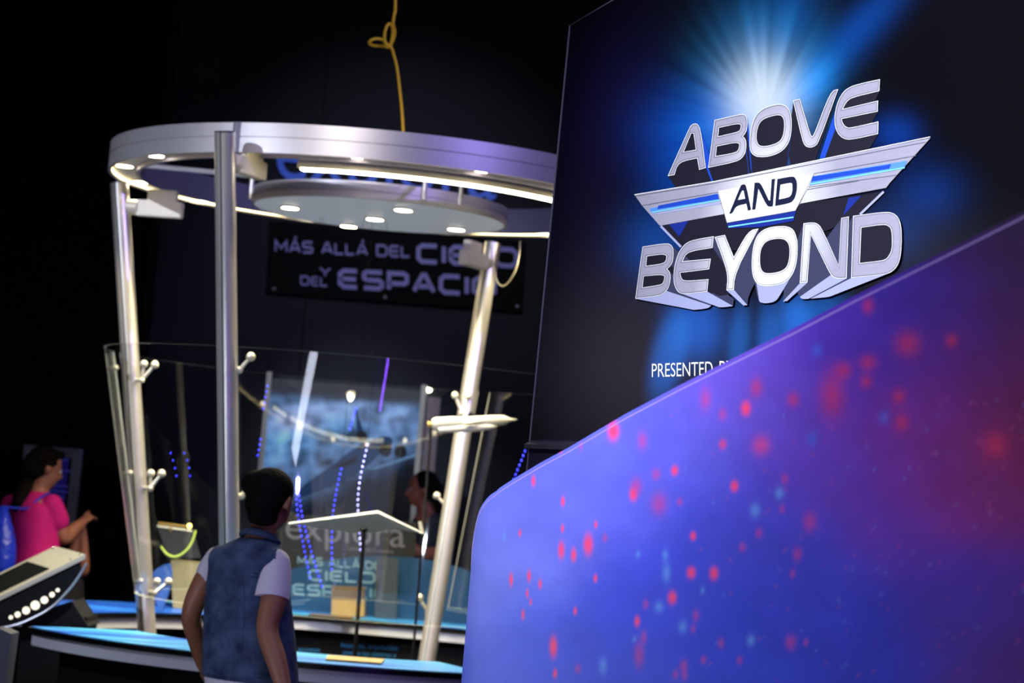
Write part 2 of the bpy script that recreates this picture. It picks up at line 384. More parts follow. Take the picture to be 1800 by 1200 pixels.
# --- logo, traced
def crop(x0, y0, s): return lambda L: [(x0 + a / s, y0 + b / s) for a, b in L]
c1 = crop(1100, 120, 5.714); c2 = crop(1370, 120, 5.714); c3 = crop(1100, 320, 5); c4 = crop(1340, 320, 5); c8 = crop(1220, 290, 7.5)
ABOVE = [
 [c1([(428, 1083), (640, 610), (665, 568), (705, 552), (738, 566), (765, 640), (812, 1000), (745, 1020), (725, 905), (535, 945), (497, 1072)]), c1([(590, 840), (712, 818), (688, 655), (665, 655)])],
 [c1([(900, 520), (1160, 460), (1205, 464), (1228, 500), (1230, 570), (1220, 640), (1185, 685), (1215, 715), (1220, 790), (1208, 855), (1170, 910), (1110, 942), (835, 1000)]), c1([(945, 598), (1140, 556), (1165, 572), (1158, 620), (1130, 640), (935, 685)]), c1([(922, 785), (1120, 745), (1148, 762), (1142, 815), (1110, 848), (912, 882)])],
 [c1([(1250, 790), (1252, 690), (1270, 565), (1320, 455), (1400, 395), (1520, 360), (1600, 365), (1650, 410), (1672, 480), (1675, 600), (1660, 720), (1610, 805), (1540, 858), (1440, 890), (1340, 895), (1290, 875), (1262, 840)]),
  c1([(1320, 720), (1322, 640), (1345, 560), (1390, 510), (1480, 480), (1550, 468), (1585, 490), (1600, 540), (1598, 620), (1580, 700), (1540, 745), (1460, 775), (1380, 785), (1340, 770)])],
 [c2([(145, 325), (215, 308), (318, 660), (335, 685), (358, 665), (522, 228), (600, 210), (405, 740), (370, 785), (315, 800), (270, 785), (240, 735)])],
 [c2([(1018, 110), (1012, 230), (760, 290), (700, 320), (665, 370), (645, 410), (1000, 325), (997, 435), (635, 510), (645, 555), (680, 592), (720, 600), (1003, 535), (1000, 660), (740, 718), (670, 715), (610, 680), (572, 610), (560, 520), (570, 420), (600, 320), (650, 235), (710, 190), (800, 158)])]]
BEYOND = [
 [c3([(168, 570), (370, 538), (420, 550), (442, 590), (440, 680), (420, 735), (385, 765), (415, 800), (415, 870), (395, 940), (350, 988), (300, 1005), (105, 1027)]), c3([(208, 655), (350, 635), (378, 650), (376, 690), (350, 718), (200, 738)]), c3([(180, 830), (335, 815), (362, 830), (355, 880), (330, 905), (168, 928)])],
 [c3([(797, 478), (785, 580), (590, 612), (545, 645), (522, 698), (770, 675), (755, 768), (500, 800), (510, 850), (540, 872), (750, 855), (738, 965), (530, 990), (480, 970), (447, 910), (440, 830), (452, 720), (490, 610), (545, 540), (620, 508)])],
 [c3([(803, 485), (893, 466), (972, 660), (1100, 428), (1190, 410), (985, 800), (972, 950), (907, 955), (922, 800)])],
 [c4([(150, 390), (240, 388), (300, 420), (330, 500), (335, 600), (325, 720), (290, 820), (230, 885), (140, 915), (30, 920), (-30, 895), (-62, 830), (-72, 740), (-68, 640), (-50, 530), (-10, 450), (60, 405)]),
  c4([(20, 570), (60, 520), (140, 500), (210, 502), (252, 535), (265, 600), (258, 690), (235, 755), (180, 790), (90, 805), (30, 798), (5, 750), (2, 690), (5, 620)])],
 [c4([(385, 365), (470, 355), (515, 370), (550, 415), (695, 735), (718, 318), (785, 305), (765, 848), (670, 852), (630, 825), (600, 770), (450, 465), (420, 883), (352, 890)])],
 [c4([(822, 300), (1110, 262), (1180, 275), (1225, 320), (1248, 400), (1250, 560), (1235, 690), (1200, 760), (1150, 800), (1090, 818), (805, 845)]), c4([(895, 403), (1090, 375), (1140, 390), (1162, 430), (1165, 560), (1155, 620), (1120, 675), (1080, 692), (882, 714)])]]
AND = [
 [c8([(490, 643), (630, 300), (650, 265), (685, 255), (712, 275), (775, 590), (735, 603), (715, 510), (575, 540), (530, 640)]), c8([(600, 465), (700, 447), (680, 340), (662, 335), (648, 345)])],
 [c8([(825, 238), (880, 232), (915, 265), (1010, 470), (1030, 470), (1050, 192), (1090, 185), (1062, 545), (1010, 552), (980, 530), (872, 310), (832, 585), (792, 592)])],
 [c8([(1125, 188), (1320, 152), (1360, 170), (1382, 230), (1380, 330), (1360, 420), (1325, 480), (1270, 508), (1095, 542)]), c8([(1162, 260), (1300, 232), (1322, 250), (1325, 330), (1308, 400), (1275, 430), (1140, 458)])]]
def logo_silver():
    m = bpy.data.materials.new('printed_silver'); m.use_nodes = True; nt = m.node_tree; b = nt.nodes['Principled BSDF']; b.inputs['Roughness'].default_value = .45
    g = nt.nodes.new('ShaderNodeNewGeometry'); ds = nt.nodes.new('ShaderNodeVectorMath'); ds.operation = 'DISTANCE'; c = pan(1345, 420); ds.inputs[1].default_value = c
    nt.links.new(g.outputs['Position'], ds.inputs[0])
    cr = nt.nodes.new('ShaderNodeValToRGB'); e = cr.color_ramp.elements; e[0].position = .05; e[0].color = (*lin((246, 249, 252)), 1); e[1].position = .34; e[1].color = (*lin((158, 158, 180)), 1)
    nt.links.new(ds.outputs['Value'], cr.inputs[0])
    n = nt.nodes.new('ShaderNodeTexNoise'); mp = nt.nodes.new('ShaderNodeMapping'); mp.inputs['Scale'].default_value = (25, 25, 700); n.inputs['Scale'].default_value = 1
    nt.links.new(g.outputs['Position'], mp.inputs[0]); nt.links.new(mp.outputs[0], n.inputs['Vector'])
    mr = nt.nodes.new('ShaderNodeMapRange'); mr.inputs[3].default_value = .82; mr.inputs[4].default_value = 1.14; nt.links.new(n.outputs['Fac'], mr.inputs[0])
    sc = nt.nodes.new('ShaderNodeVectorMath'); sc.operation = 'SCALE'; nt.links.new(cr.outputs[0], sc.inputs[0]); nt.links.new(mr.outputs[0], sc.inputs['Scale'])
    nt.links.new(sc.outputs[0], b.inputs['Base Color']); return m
silver = logo_silver()
ink = mat('printed_navy', (24, 22, 40), .5); ink2 = mat('printed_slate', (54, 58, 88), .5); blue_i = mat('printed_blue', (24, 70, 190), .5); lav = mat('printed_lavender', (160, 166, 210), .5)
cyan_i = mat('printed_cyan', (120, 205, 255), .5); white_i = mat('printed_white', (240, 243, 245), .5); line_i = mat('printed_outline', (96, 98, 116), .5); deep_i = mat('printed_deep_blue', (18, 42, 140), .5); navy2 = mat('printed_midnight', (16, 24, 56), .5)
VPx, VPy = 1345, 568
def letter_set(name, letters, k, light_bottom, off):
    """raised-looking letters: sides drawn towards the vanishing point, faces, outlines"""
    bm = bmesh.new(); lay = 0
    for cs in letters:
        hole_dark = [smooth_poly(h) for h in cs[1:]]
        o = smooth_poly(cs[0]); ybot = max(q[1] for q in o); yh = ybot - min(q[1] for q in o); ar = sum(o[i - 1][0] * o[i][1] - o[i][0] * o[i - 1][1] for i in range(len(o)))
        for i in range(len(o)):
            a = o[i - 1]; b = o[i]; dx, dy = b[0] - a[0], b[1] - a[1]; nx, ny = (dy, -dx) if ar > 0 else (-dy, dx); l = math.hypot(nx, ny) or 1e-9; nx /= l; ny /= l
            mx, my = (a[0] + b[0]) / 2, (a[1] + b[1]) / 2; tv = (VPx - mx, VPy - my); tl_ = math.hypot(*tv)
            if (nx * tv[0] + ny * tv[1]) / tl_ < .03: continue
            a2 = (a[0] + (VPx - a[0]) * k, a[1] + (VPy - a[1]) * k); b2 = (b[0] + (VPx - b[0]) * k, b[1] + (VPy - b[1]) * k)
            if ny > .6: mi = 1 if light_bottom and my > ybot - .32 * yh else 0
            elif abs(nx) > .9 and light_bottom: mi = 2
            elif abs(nx) > .975: mi = 3
            elif ny > .2 and light_bottom: mi = 1 if ny > .6 else 2
            else: mi = 0
            depth = off + .0002 * ny + .00001 * i
            add_flat(bm, ([a, b, b2, a2], [(0, 1, 2, 3)]), lambda x, y, d=depth: pan(x, y, d), mi)
        for h in hole_dark: add_flat(bm, fill2d([h]), lambda x, y: pan(x, y, off + .0006), 0)
    e = mesh_obj(name + '_sides', bm, [ink, lav, ink2, blue_i], panel, smooth=False)
    bm = bmesh.new()
    for cs in letters:
        ss = [smooth_poly(c) for c in cs]; add_flat(bm, fill2d(ss), lambda x, y: pan(x, y, off + .001), 0)
        for j, c in enumerate(ss):
            add_flat(bm, ribbon(inset(c, 2.2 if j == 0 else -2.2), .7, True), lambda x, y: pan(x, y, off + .0013), 1)
            add_flat(bm, ribbon(inset(c, .4 if j == 0 else -.4), .8, True), lambda x, y: pan(x, y, off + .0013), 2)
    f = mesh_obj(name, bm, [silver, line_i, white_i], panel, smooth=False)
    e.parent = f; e.matrix_parent_inverse = f.matrix_world.inverted()
    return f
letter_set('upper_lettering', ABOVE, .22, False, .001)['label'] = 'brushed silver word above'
# wing emblem
bm = bmesh.new()
def wing(pts, mi, off=.004): add_flat(bm, fill2d([pts]), lambda x, y: pan(x, y, off), mi)
wing(c3([(310, 385), (885, 280), (1350, 230)]) + c4([(345, 190), (1080, 85), (880, 280), (600, 420)]) + [(1330, 440)] + c3([(900, 600), (490, 565)]), 3, .0030)      # dark underside
wing(c3([(390, 372), (560, 340), (480, 480)]), 7, .0033); wing(c4([(770, 140), (880, 122), (720, 300)]), 7, .0033)
add_flat(bm, ribbon(c3([(318, 388), (495, 570)]), 4), lambda x, y: pan(x, y, .0034), 6); add_flat(bm, ribbon(c4([(1078, 85), (870, 285)]), 4), lambda x, y: pan(x, y, .0034), 6)
bodyL = c3([(88, 115), (790, 0)]) + [(1420, 285), (1638, 243)]
wing(bodyL + c4([(1140, 0), (1100, 52), (345, 190)]) + [(1401, 370), (1281, 391)] + c3([(885, 280), (310, 385), (160, 215)]), 0, .0036)
for tr_ in (c3([(150, 208), (820, 92)]), c3([(245, 288), (850, 190)]), c3([(95, 125), (790, 12)]) + [(1630, 250)], c2([(360, 1060), (1390, 880)]), c2([(310, 1195), (1190, 1075)]), c4([(395, 70), (860, -10)])):
    add_flat(bm, ribbon(tr_, 1.2), lambda x, y: pan(x, y, .0041), 4)
wing(c3([(222, 235), (820, 102), (838, 165), (240, 275)]), 8, .0042); wing(c3([(300, 208), (820, 104), (834, 150), (290, 240)]), 2, .0043)
add_flat(bm, ribbon(c3([(240, 268), (838, 160)]), 2.4), lambda x, y: pan(x, y, .0045), 5)
wing(c3([(838, 172), (845, 195), (250, 292), (240, 280)]), 6, .0042)
wing(c2([(355, 1085), (1300, 930), (1275, 1000), (320, 1180)]), 8, .0042); wing(c2([(352, 1090), (1140, 965), (1120, 1010), (335, 1140)]), 2, .0043)
add_flat(bm, ribbon(c2([(330, 1165), (1275, 1000)]), 2.6), lambda x, y: pan(x, y, .0045), 5)
plate = c8([(335, 345), (1600, 128), (1535, 290), (1425, 480), (1360, 605), (455, 765)])
wing(plate, 1, .0046); add_flat(bm, ribbon(c8([(335, 345), (455, 765), (1360, 605), (1425, 480), (1600, 128)]), .9), lambda x, y: pan(x, y, .0048), 4)
wing(c8([(455, 768), (1360, 610), (1335, 740), (900, 820), (470, 835)]), 7, .0044); add_flat(bm, ribbon(c8([(475, 818), (1335, 690)]), 2.6), lambda x, y: pan(x, y, .0049), 5)
add_flat(bm, ribbon(c3([(88, 112), (790, -4)]) + [(1638, 241)], 1.3), lambda x, y: pan(x, y, .0043), 1)
mesh_obj('wing_emblem', bm, [silver, white_i, blue_i, ink, line_i, cyan_i, lav, deep_i, mat('printed_sky_blue', (84, 142, 230), .5)], panel, smooth=False)
bm = bmesh.new()
for cs in AND: add_flat(bm, fill2d([smooth_poly(c) for c in cs]), lambda x, y: pan(x, y, .0055), 0)
mesh_obj('middle_lettering', bm, [navy2], panel, smooth=False)['label'] = 'navy word and on the white plate'
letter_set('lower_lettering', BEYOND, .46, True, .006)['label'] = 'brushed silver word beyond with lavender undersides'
for txt, x0, x1 in (('PRESENTED', 1147, 1254), ('BY', 1266, 1292)):
    V, Fc = text2d(txt); xs = [v[0] for v in V]; ys = [v[1] for v in V]; bm = bmesh.new()
    def cap_fn(x, y):
        u = (x - min(xs)) / (max(xs) - min(xs)); v = (y - min(ys)) / (max(ys) - min(ys)); px = x0 + (x1 - x0) * u
        return pan(px, 663 - .028 * (px - 1147) - v * (24 + .01 * (px - 1147)), .002)
    add_flat(bm, (V, Fc), cap_fn); mesh_obj('caption', bm, white_i, panel, smooth=False)

# ------------------------------------------------------------------ curved galaxy partition in the foreground
A_far = Vector((-.045, 4.9, 0)); A_near = Vector((.90, 2.55, 0)); dv = (A_near - A_far).normalized(); nv_ = Vector((dv.y, -dv.x, 0)); nv_ = nv_ if nv_.x < 0 else -nv_
RC = .62; cc = A_far - nv_ * RC                                   # rounded far end
plan = []; a_n = math.atan2(nv_.y, nv_.x)
for k in range(70):                                               # from behind the bend round to the straight run
    a = a_n - math.radians(75) * (1 - k / 70); plan.append(Vector((cc.x + RC * math.cos(a), cc.y + RC * math.sin(a), 0)))
LS = (A_near - A_far).length
for k in range(560): plan.append(A_far + dv * (LS * k / 559))
TOP = [(834, 935), (836, 918), (841, 899), (850, 882), (865, 866), (900, 843), (950, 813), (1000, 786), (1100, 727), (1200, 674), (1300, 624), (1400, 574), (1500, 521), (1600, 471), (1700, 421), (1800, 370), (1900, 320), (2100, 230), (2600, 30)]
tx = [p[0] for p in TOP]; ty = [p[1] for p in TOP]
tops = []
sx = [proj(Vector((p.x, p.y, 1.45)))[0] for p in plan]; imin = int(np.argmin(sx)); off_x = 835 - sx[imin]
for p in plan: p.x += off_x * p.y / F
for p in plan:
    z = 1.5
    for _ in range(12):
        x, y = proj(Vector((p.x, p.y, z))); z += (y - float(np.interp(x, tx, ty))) * p.y / F
    tops.append(z)
for i in range(imin + 3, -1, -1): tops[i] = tops[i + 1] - .012 if i < imin + 3 else tops[i]
tops = list(np.convolve(np.pad(tops, 4, 'edge'), np.ones(9) / 9, 'valid'))
def pk(L, x0, y0, s, col, st): return [(x0 + a / s, y0 + b / s, rx / s, ry / s, 0, col, st) for a, b, rx, ry in L]
PINK = (255, 70, 120); ROSE = (200, 60, 150); RED = (205, 46, 92); SKY = (110, 170, 255)
DOTS = pk([(323, 135, 10, 28), (478, 243, 10, 25), (252, 410, 7, 18), (476, 385, 8, 20), (470, 500, 16, 45), (535, 525, 14, 35), (612, 470, 24, 55), (652, 365, 9, 18), (205, 655, 10, 35), (300, 635, 10, 30), (358, 678, 9, 25), (290, 728, 7, 22), (308, 772, 6, 18), (268, 840, 8, 25), (650, 648, 10, 20), (543, 820, 9, 20), (428, 1010, 20, 55), (437, 1150, 10, 25), (850, 205, 20, 35), (1068, 80, 18, 25), (1383, 162, 20, 28), (1165, 425, 15, 22), (1155, 618, 22, 30), (1275, 622, 22, 34), (1055, 750, 22, 34), (870, 875, 14, 28)], 830, 800, 3, PINK, 1.4)
DOTS += pk([(865, 165, 28, 45), (970, 100, 22, 28), (985, 255, 40, 55), (880, 1050, 24, 65), (905, 960, 14, 32), (1312, 990, 15, 25), (1115, 1110, 20, 30), (1120, 1160, 16, 25), (1072, 1155, 14, 22), (1220, 1078, 14, 20), (1410, 1080, 14, 20), (1425, 483, 16, 22), (1512, 410, 16, 24), (1648, 125, 18, 25), (1635, 283, 14, 20), (1715, 520, 22, 32), (1690, 625, 14, 20), (1680, 985, 26, 38), (1760, 985, 12, 18), (1180, 845, 16, 28), (1165, 915, 12, 20), (915, 785, 14, 24), (1780, 350, 34, 50), (558, 1125, 14, 22), (700, 435, 12, 22), (1095, 245, 14, 20)], 830, 800, 3, ROSE, 1.1)
DOTS += pk([(1025, 620, 20, 45), (1018, 525, 14, 28), (875, 522, 10, 18), (1493, 290, 24, 34), (1215, 712, 10, 18), (985, 800, 22, 28), (1470, 975, 20, 28), (855, 968, 8, 14), (1620, 200, 22, 28), (1110, 905, 20, 30), (690, 1110, 18, 40), (168, 432, 7, 22)], 830, 800, 3, SKY, 1.0)
DOTS += pk([(860, 655, 34, 58), (1637, 525, 24, 38), (550, 768, 12, 18)], 820, 560, 3.333, PINK, 1.4) + pk([(1030, 715, 26, 48), (1500, 560, 22, 32), (1503, 735, 18, 24), (670, 745, 10, 22), (1400, 470, 30, 60)], 820, 560, 3.333, ROSE, 1.0)
DOTS += pk([(317, 965, 24, 32), (395, 1150, 42, 46), (200, 1145, 16, 22)], 1200, 380, 2.857, (235, 70, 130), 1.1) + pk([(930, 450, 26, 36), (805, 775, 42, 42), (930, 735, 42, 38), (920, 830, 28, 32), (1085, 905, 32, 36), (1350, 625, 28, 30), (1100, 1035, 34, 44), (1570, 1150, 60, 66), (750, 900, 60, 110), (555, 920, 28, 34), (370, 860, 28, 44), (1130, 640, 60, 60)], 1200, 380, 2.857, RED, 1.0) + pk([(675, 675, 24, 30), (1010, 1010, 26, 30), (650, 1120, 26, 34)], 1200, 380, 2.857, (60, 100, 230), 1.0)
CTRL = [(850, 1000, (122, 136, 248)), (900, 1180, (80, 104, 244)), (950, 900, (108, 116, 240)), (1060, 830, (98, 104, 236)), (1050, 1150, (52, 76, 228)), (1180, 1000, (62, 76, 230)), (1200, 780, (98, 98, 226)), (1300, 1130, (32, 60, 216)), (1300, 900, (70, 74, 224)), (1320, 690, (104, 78, 208)), (1420, 1000, (56, 62, 208)), (1430, 800, (104, 62, 200)), (1480, 620, (78, 44, 184)), (1500, 1130, (34, 46, 190)), (1560, 900, (100, 46, 176)), (1600, 740, (120, 40, 150)), (1600, 560, (60, 34, 160)), (1680, 1050, (66, 40, 170)), (1700, 850, (124, 36, 124)), (1700, 660, (92, 28, 122)), (1720, 480, (58, 20, 104)), (1780, 1150, (70, 26, 120)), (1790, 760, (116, 24, 76)), (1800, 600, (74, 16, 76)), (1800, 420, (36, 10, 50)), (1950, 800, (50, 10, 50))]  # leftmost points paler: lavender from the light mixed into the print
def galaxy_col(px, py):
    num = np.zeros(px.shape + (3,)); den = np.zeros(px.shape)
    qx = px + 30 * pnoise(px / 60, py / 60, 3); qy = py + 30 * pnoise(px / 60, py / 60, 4)
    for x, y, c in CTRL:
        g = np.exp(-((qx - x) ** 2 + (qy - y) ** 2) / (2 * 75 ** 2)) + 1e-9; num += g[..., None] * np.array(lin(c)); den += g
    col = num / den[..., None]; n = pnoise(px / 34, py / 34, 9) * .5 + pnoise(px / 15, py / 15, 10) * .3
    col = col * (1 + .22 * n[..., None])
    for x, y, rx, ry, _, rgb, pw in DOTS:
        m = (abs(px - x) < 3.2 * rx) & (abs(py - y) < 3.2 * ry)
        if not m.any(): continue
        g = np.exp(-(((px[m] - x) / rx) ** 2 + ((py[m] - y) / ry) ** 2) ** pw)[..., None]; g = g * (.95 if pw > 1.2 else .62); col[m] = col[m] * (1 - g) + np.array(lin(rgb)) * g
    r = np.random.default_rng(5)
    for k in range(180):
        x = 1180 + 640 * r.random() ** .8; y = 700 + 500 * r.random(); rx = 1.3 + 1.3 * r.random(); m = (abs(px - x) < 3 * rx) & (abs(py - y) < 3 * rx); g = np.exp(-(((px[m] - x) / rx) ** 2 + ((py[m] - y) / rx) ** 2))[..., None] * .45
        col[m] = col[m] * (1 - g) + np.array(lin((210, 90, 140) if k % 3 else (120, 150, 255))) * g
    return np.clip(col, 0, .95)
parti = thing('curved_partition', 'foreground curved partition printed with a blue and violet star field with red dots', 'partition', (plan[60].x, plan[60].y, 0))
NP = len(plan); NVv = 420
def part_fn(s, t):
    i = min(NP - 1, int(round(s * (NP - 1)))); return Vector((plan[i].x, plan[i].y, tops[i] * t))
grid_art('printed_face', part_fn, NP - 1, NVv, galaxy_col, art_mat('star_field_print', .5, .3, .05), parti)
# white core, back and rounded cap
bm = bmesh.new(); lo = []; hi = []; th = .05; lob = []; hib = []
for i in list(range(0, NP, 5)) + [NP - 1]:
    a = plan[max(0, i - 1)]; b = plan[min(NP - 1, i + 1)]; t = (b - a).normalized(); n = Vector((t.y, -t.x, 0)); n = n if n.x > 0 or (i < 40 and n.y > -.5 and n.x > -.2) else -n
    n = Vector((-t.y, t.x, 0)) if (Vector((-t.y, t.x, 0))).dot(cc - plan[i]) > 0 else Vector((t.y, -t.x, 0))
    f0 = plan[i] + n * .004; g0 = plan[i] + n * th
    lo.append(bm.verts.new((f0.x, f0.y, 0))); hi.append(bm.verts.new((f0.x, f0.y, tops[i] - .003))); lob.append(bm.verts.new((g0.x, g0.y, 0))); hib.append(bm.verts.new((g0.x, g0.y, tops[i] - .003)))
for i in range(len(lo) - 1):
    for A, B in ((lo, hi), (hi, hib), (hib, lob), (lob, lo)): bm.faces.new((A[i], A[i + 1], B[i + 1], B[i]))
bm.faces.new((lo[0], hi[0], hib[0], lob[0])); bm.faces.new((lo[-1], hi[-1], hib[-1], lob[-1]))
mesh_obj('core_board', bm, mat('violet_board_core', (120, 110, 190), .5), parti)
bm = bmesh.new(); add_tube(bm, [Vector((plan[i].x + .010, plan[i].y + .006, tops[i] - .010)) for i in range(0, NP, 3)], .012, 8)
mesh_obj('rounded_edge', bm, mat('edge_rim_light', (176, 150, 235), .4), parti)  # lit rim of the top edge put into this paler lavender

# ------------------------------------------------------------------ round exhibit canopy
R = 1.25; KX, KY = -.5272 * R, 8.3703 * R
ZT = CZ + 1.1699 * R; ZB = CZ + 1.0703 * R
KC = (KX, KY, 0)
def pol(r, az, z): a = math.radians(az); return Vector((KX + r * R * math.cos(a), KY + r * R * math.sin(a), z))
can = thing('round_canopy', 'large round aluminium canopy on leaning posts with glass shields and downlights', 'exhibit canopy', (KX, KY, 0))
zm = ZB + (ZT - ZB) * .52
bm = bmesh.new()
add_revolve(bm, [(1.0 * R, ZT), (1.0 * R, zm + .003), (.996 * R, zm + .0015), (.996 * R, zm - .0015), (1.0 * R, zm - .003), (1.0 * R, ZB), (.988 * R, ZB), (.988 * R, ZT)], KC, n=160)
ob = mesh_obj('outer_band', bm, band_m, can, angle=.4)
bm = bmesh.new()
add_revolve(bm, [(.90 * R, ZT), (.90 * R, ZB), (.886 * R, ZB), (.886 * R, ZT)], KC, n=160); mesh_obj('inner_band', bm, mat('blue_grey_band', (120, 120, 150), .45, .4), can, angle=.4)
bm = bmesh.new(); zs = ZB + .02
add_revolve(bm, [(.988 * R, zs + .012), (.988 * R, zs), (.90 * R, zs), (.90 * R, zs + .012)], KC, n=160); sof = mesh_obj('soffit', bm, soffit_m, can, angle=.4)
bm = bmesh.new(); add_revolve(bm, [(.9875 * R, ZB + .016), (.9875 * R, ZB + .008), (.985 * R, ZB + .008), (.985 * R, ZB + .016)], KC, n=120); mesh_obj('added_cove_strip', bm, mat('added_cove_glow', (255, 236, 190), emit=5, ecol=(255, 232, 176)), sof, angle=.4)  # strip added all round to light the soffit
def pix_az(px, py, z):
    q = onz(px, py, z); return math.degrees(math.atan2(q.y - KY, q.x - KX)), math.hypot(q.x - KX, q.y - KY) / R
az_s = pix_az(426, 272, ZB)[0]
for az in (az_s, az_s + 120, az_s + 240):
    bm = bmesh.new()
    for da in (-.35, .35, .8): 
        c = pol(1.0, az + da, (ZT + ZB) / 2); add_box(bm, c, (.012, .006, ZT - ZB + .004), math.radians(az + da) + PI / 2, .001)
    mesh_obj('band_joint', bm, mat('joint_steel', (96, 94, 108), .35, .7), ob)
def downlight(c, r, parent, watts, deg=115):
    bm = bmesh.new(); add_disc(bm, (c[0], c[1], c[2] - .003), (0, 0, -1), r * 1.25, .006); d = mesh_obj('downlight', bm, white_m, parent)
    bm = bmesh.new(); add_disc(bm, (c[0], c[1], c[2] - .007), (0, 0, -1), r, .003); mesh_obj('lens', bm, lamp_m, d)
    spot('downlight_beam', (c[0], c[1], c[2] - .03), (c[0], c[1], 0), watts, (1.0, .85, .54), deg, .8, .02)
azr = [pix_az(238, 280, zs)[0], pix_az(243, 311, zs)[0]]
for az in (-166, 168, 140, 110, 80, 50, 20, -10, -40, -66, -92, -121, -143):
    downlight(pol(.944, az, zs), .036, sof, 55)
# hanging disc
rd, hd = .4725 * R, CZ + 1.0075 * R; hb_ = .075
bm = bmesh.new(); add_revolve(bm, [(0.001, hd + hb_), (rd, hd + hb_), (rd, hd + hb_ * .48), (rd - .004, hd + hb_ * .46), (rd - .004, hd + hb_ * .42), (rd, hd + hb_ * .4), (rd, hd), (rd - .012, hd), (rd - .012, hd + .006), (0.001, hd + .006)], KC, n=120)
dk = mesh_obj('hanging_disc', bm, band_m, can, angle=.4)
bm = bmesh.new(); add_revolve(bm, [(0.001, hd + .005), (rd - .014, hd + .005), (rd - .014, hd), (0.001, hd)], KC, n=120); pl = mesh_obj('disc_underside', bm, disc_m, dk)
for px, py in ((510, 365), (613, 397.5), (659, 385), (709, 369), (802, 403)):
    q = onz(px, py, hd - .004); downlight((q.x, q.y, hd), .038, pl, 95, 140)
for px, py, k in ((452, 330, 0), (726, 335, 0), (861, 335, 1)):
    bm = bmesh.new()
    for s in (1,):
        q = onz(px, py, hd + hb_); a = math.degrees(math.atan2(q.y - KY, q.x - KX)); c = pol(.478, a, hd + .02)
    add_tube(bm, [c, Vector((c.x, c.y, ZB + .06))], .012, 12); c2_ = pol(.886, a, ZB + .05); add_tube(bm, [Vector((c.x, c.y, ZB + .05)), c2_], .012, 8)
    mesh_obj('hanger_rod', bm, alu, can)
# glowing led bar under the near edge
a0 = pix_az(520, 296, ZB - .035)[0]
bm = bmesh.new(); add_revolve(bm, [(.82 * R, ZB + .012), (.855 * R, ZB + .012), (.855 * R, ZB - .028), (.82 * R, ZB - .028)], KC, math.radians(a0), math.radians(a0 + 92), 60); lb = mesh_obj('light_bar', bm, soffit_m, can, angle=.4)
bm = bmesh.new(); add_revolve(bm, [(.822 * R, ZB - .029), (.853 * R, ZB - .029), (.853 * R, ZB - .038), (.822 * R, ZB - .038)], KC, math.radians(a0 + .8), math.radians(a0 + 91), 60); mesh_obj('led_strip', bm, led_m, lb, angle=.4)
# posts, brackets, glass fittings
GT, GB = CZ + .43 * R, CZ - .44 * R; gr_t, gr_b = .947, .755
def gr(z): return gr_b + (gr_t - gr_b) * (z - GB) / (GT - GB)
def P_at(px, py, k): return at(px, py, k * R)
def down(a, b):                                                  # extend a leaning post to the floor
    d = (b - a) / (b.z - a.z); return a + d * (0 - a.z)
posts = []
FIT = {'left': [((249, 668), [(253, 640), (272, 641)]), ((264, 858), [(265, 832), (284, 832)]), ((272, 1042), [(276, 1022), (296, 1022)])],
       'near': [((421, 650), [(441, 627)]), ((424, 872), [(437, 853)])], 'hidden': [],
       'far': [((812, 726), [(800, 695), (822, 697)]), ((785, 890), [(768, 871), (797, 873)]), ((752, 1077), [(738, 1050), (767, 1052)])]}
def YF(nm, y): return {'left': 8.46, 'near': 7.5 + .2 * (y - 612) / 400, 'far': 9.10}[nm] * R
fit_m = mat('fitting_metal', (225, 218, 200), .3, .6)
for nm, top, low in (('left', P_at(210, 322, 8.52), P_at(258, 1110, 8.50)), ('near', P_at(395, 232, 7.36), P_at(403, 960, 7.64)), ('far', P_at(866, 428, 9.235), P_at(752, 1150, 8.99)), ('hidden', pol(1.02, -27, ZB), pol(.72, -27, .9))):
    foot = down(top, low); rad = .0425
    bm = bmesh.new(); fr = frames([foot, top]); add_tube(bm, [foot, top], rad, 40)
    p = mesh_obj('post', bm, alu, can); posts.append((p, top, foot))
    ax = (top - foot).normalized(); toward = (Vector((KX, KY, top.z)) - top).normalized()
    cam_side = Vector((-.30, -.95, 0))
    bm = bmesh.new(); t2 = (cam_side - ax * cam_side.dot(ax)).normalized(); add_tube(bm, [foot + t2 * (rad - .001) + ax * .05, top + t2 * (rad - .001)], .0034, 6); mesh_obj('post_slot', bm, black_m, p)
    bm = bmesh.new(); add_tube(bm, [top - ax * .002, top + ax * .004], rad * .97, 24); mesh_obj('post_cap', bm, mat('dark_cap', (40, 38, 60), .4, .4), p)
    # bracket under the band
    zb = min(top.z - .11, ZB - .045); c = foot + (top - foot) * ((zb - foot.z) / (top.z - foot.z)); inw = Vector((toward.x, toward.y, 0)).normalized(); lat = Vector((-inw.y, inw.x, 0))
    bm = bmesh.new(); add_tube(bm, [c + inw * .03, c + inw * .085], .036, 24); br = mesh_obj('bracket_hub', bm, cream, p)
    bm = bmesh.new(); add_box(bm, c + inw * .19, (.22, .05, .075), math.atan2(inw.y, inw.x), .004); add_box(bm, c + inw * .2 + Vector((0, 0, .06)), (.14, .04, .06), math.atan2(inw.y, inw.x), .003); mesh_obj('bracket_arm', bm, cream, p)
    for (hx, hy_), btn in FIT[nm]:
        bb = [at(x, y, YF(nm, y)) for x, y in btn]; hub = at(hx, hy_, YF(nm, hy_)); t = (hub.z - foot.z) / (top.z - foot.z); pc = foot + (top - foot) * t
        bm = bmesh.new(); add_tube(bm, [pc, hub], .010, 10); add_ball(bm, hub, .015, 12)
        for e in bb: add_tube(bm, [hub, e], [.009, .007], 8); add_ball(bm, e, .019, 14)
        mesh_obj('glass_fitting', bm, fit_m, p)
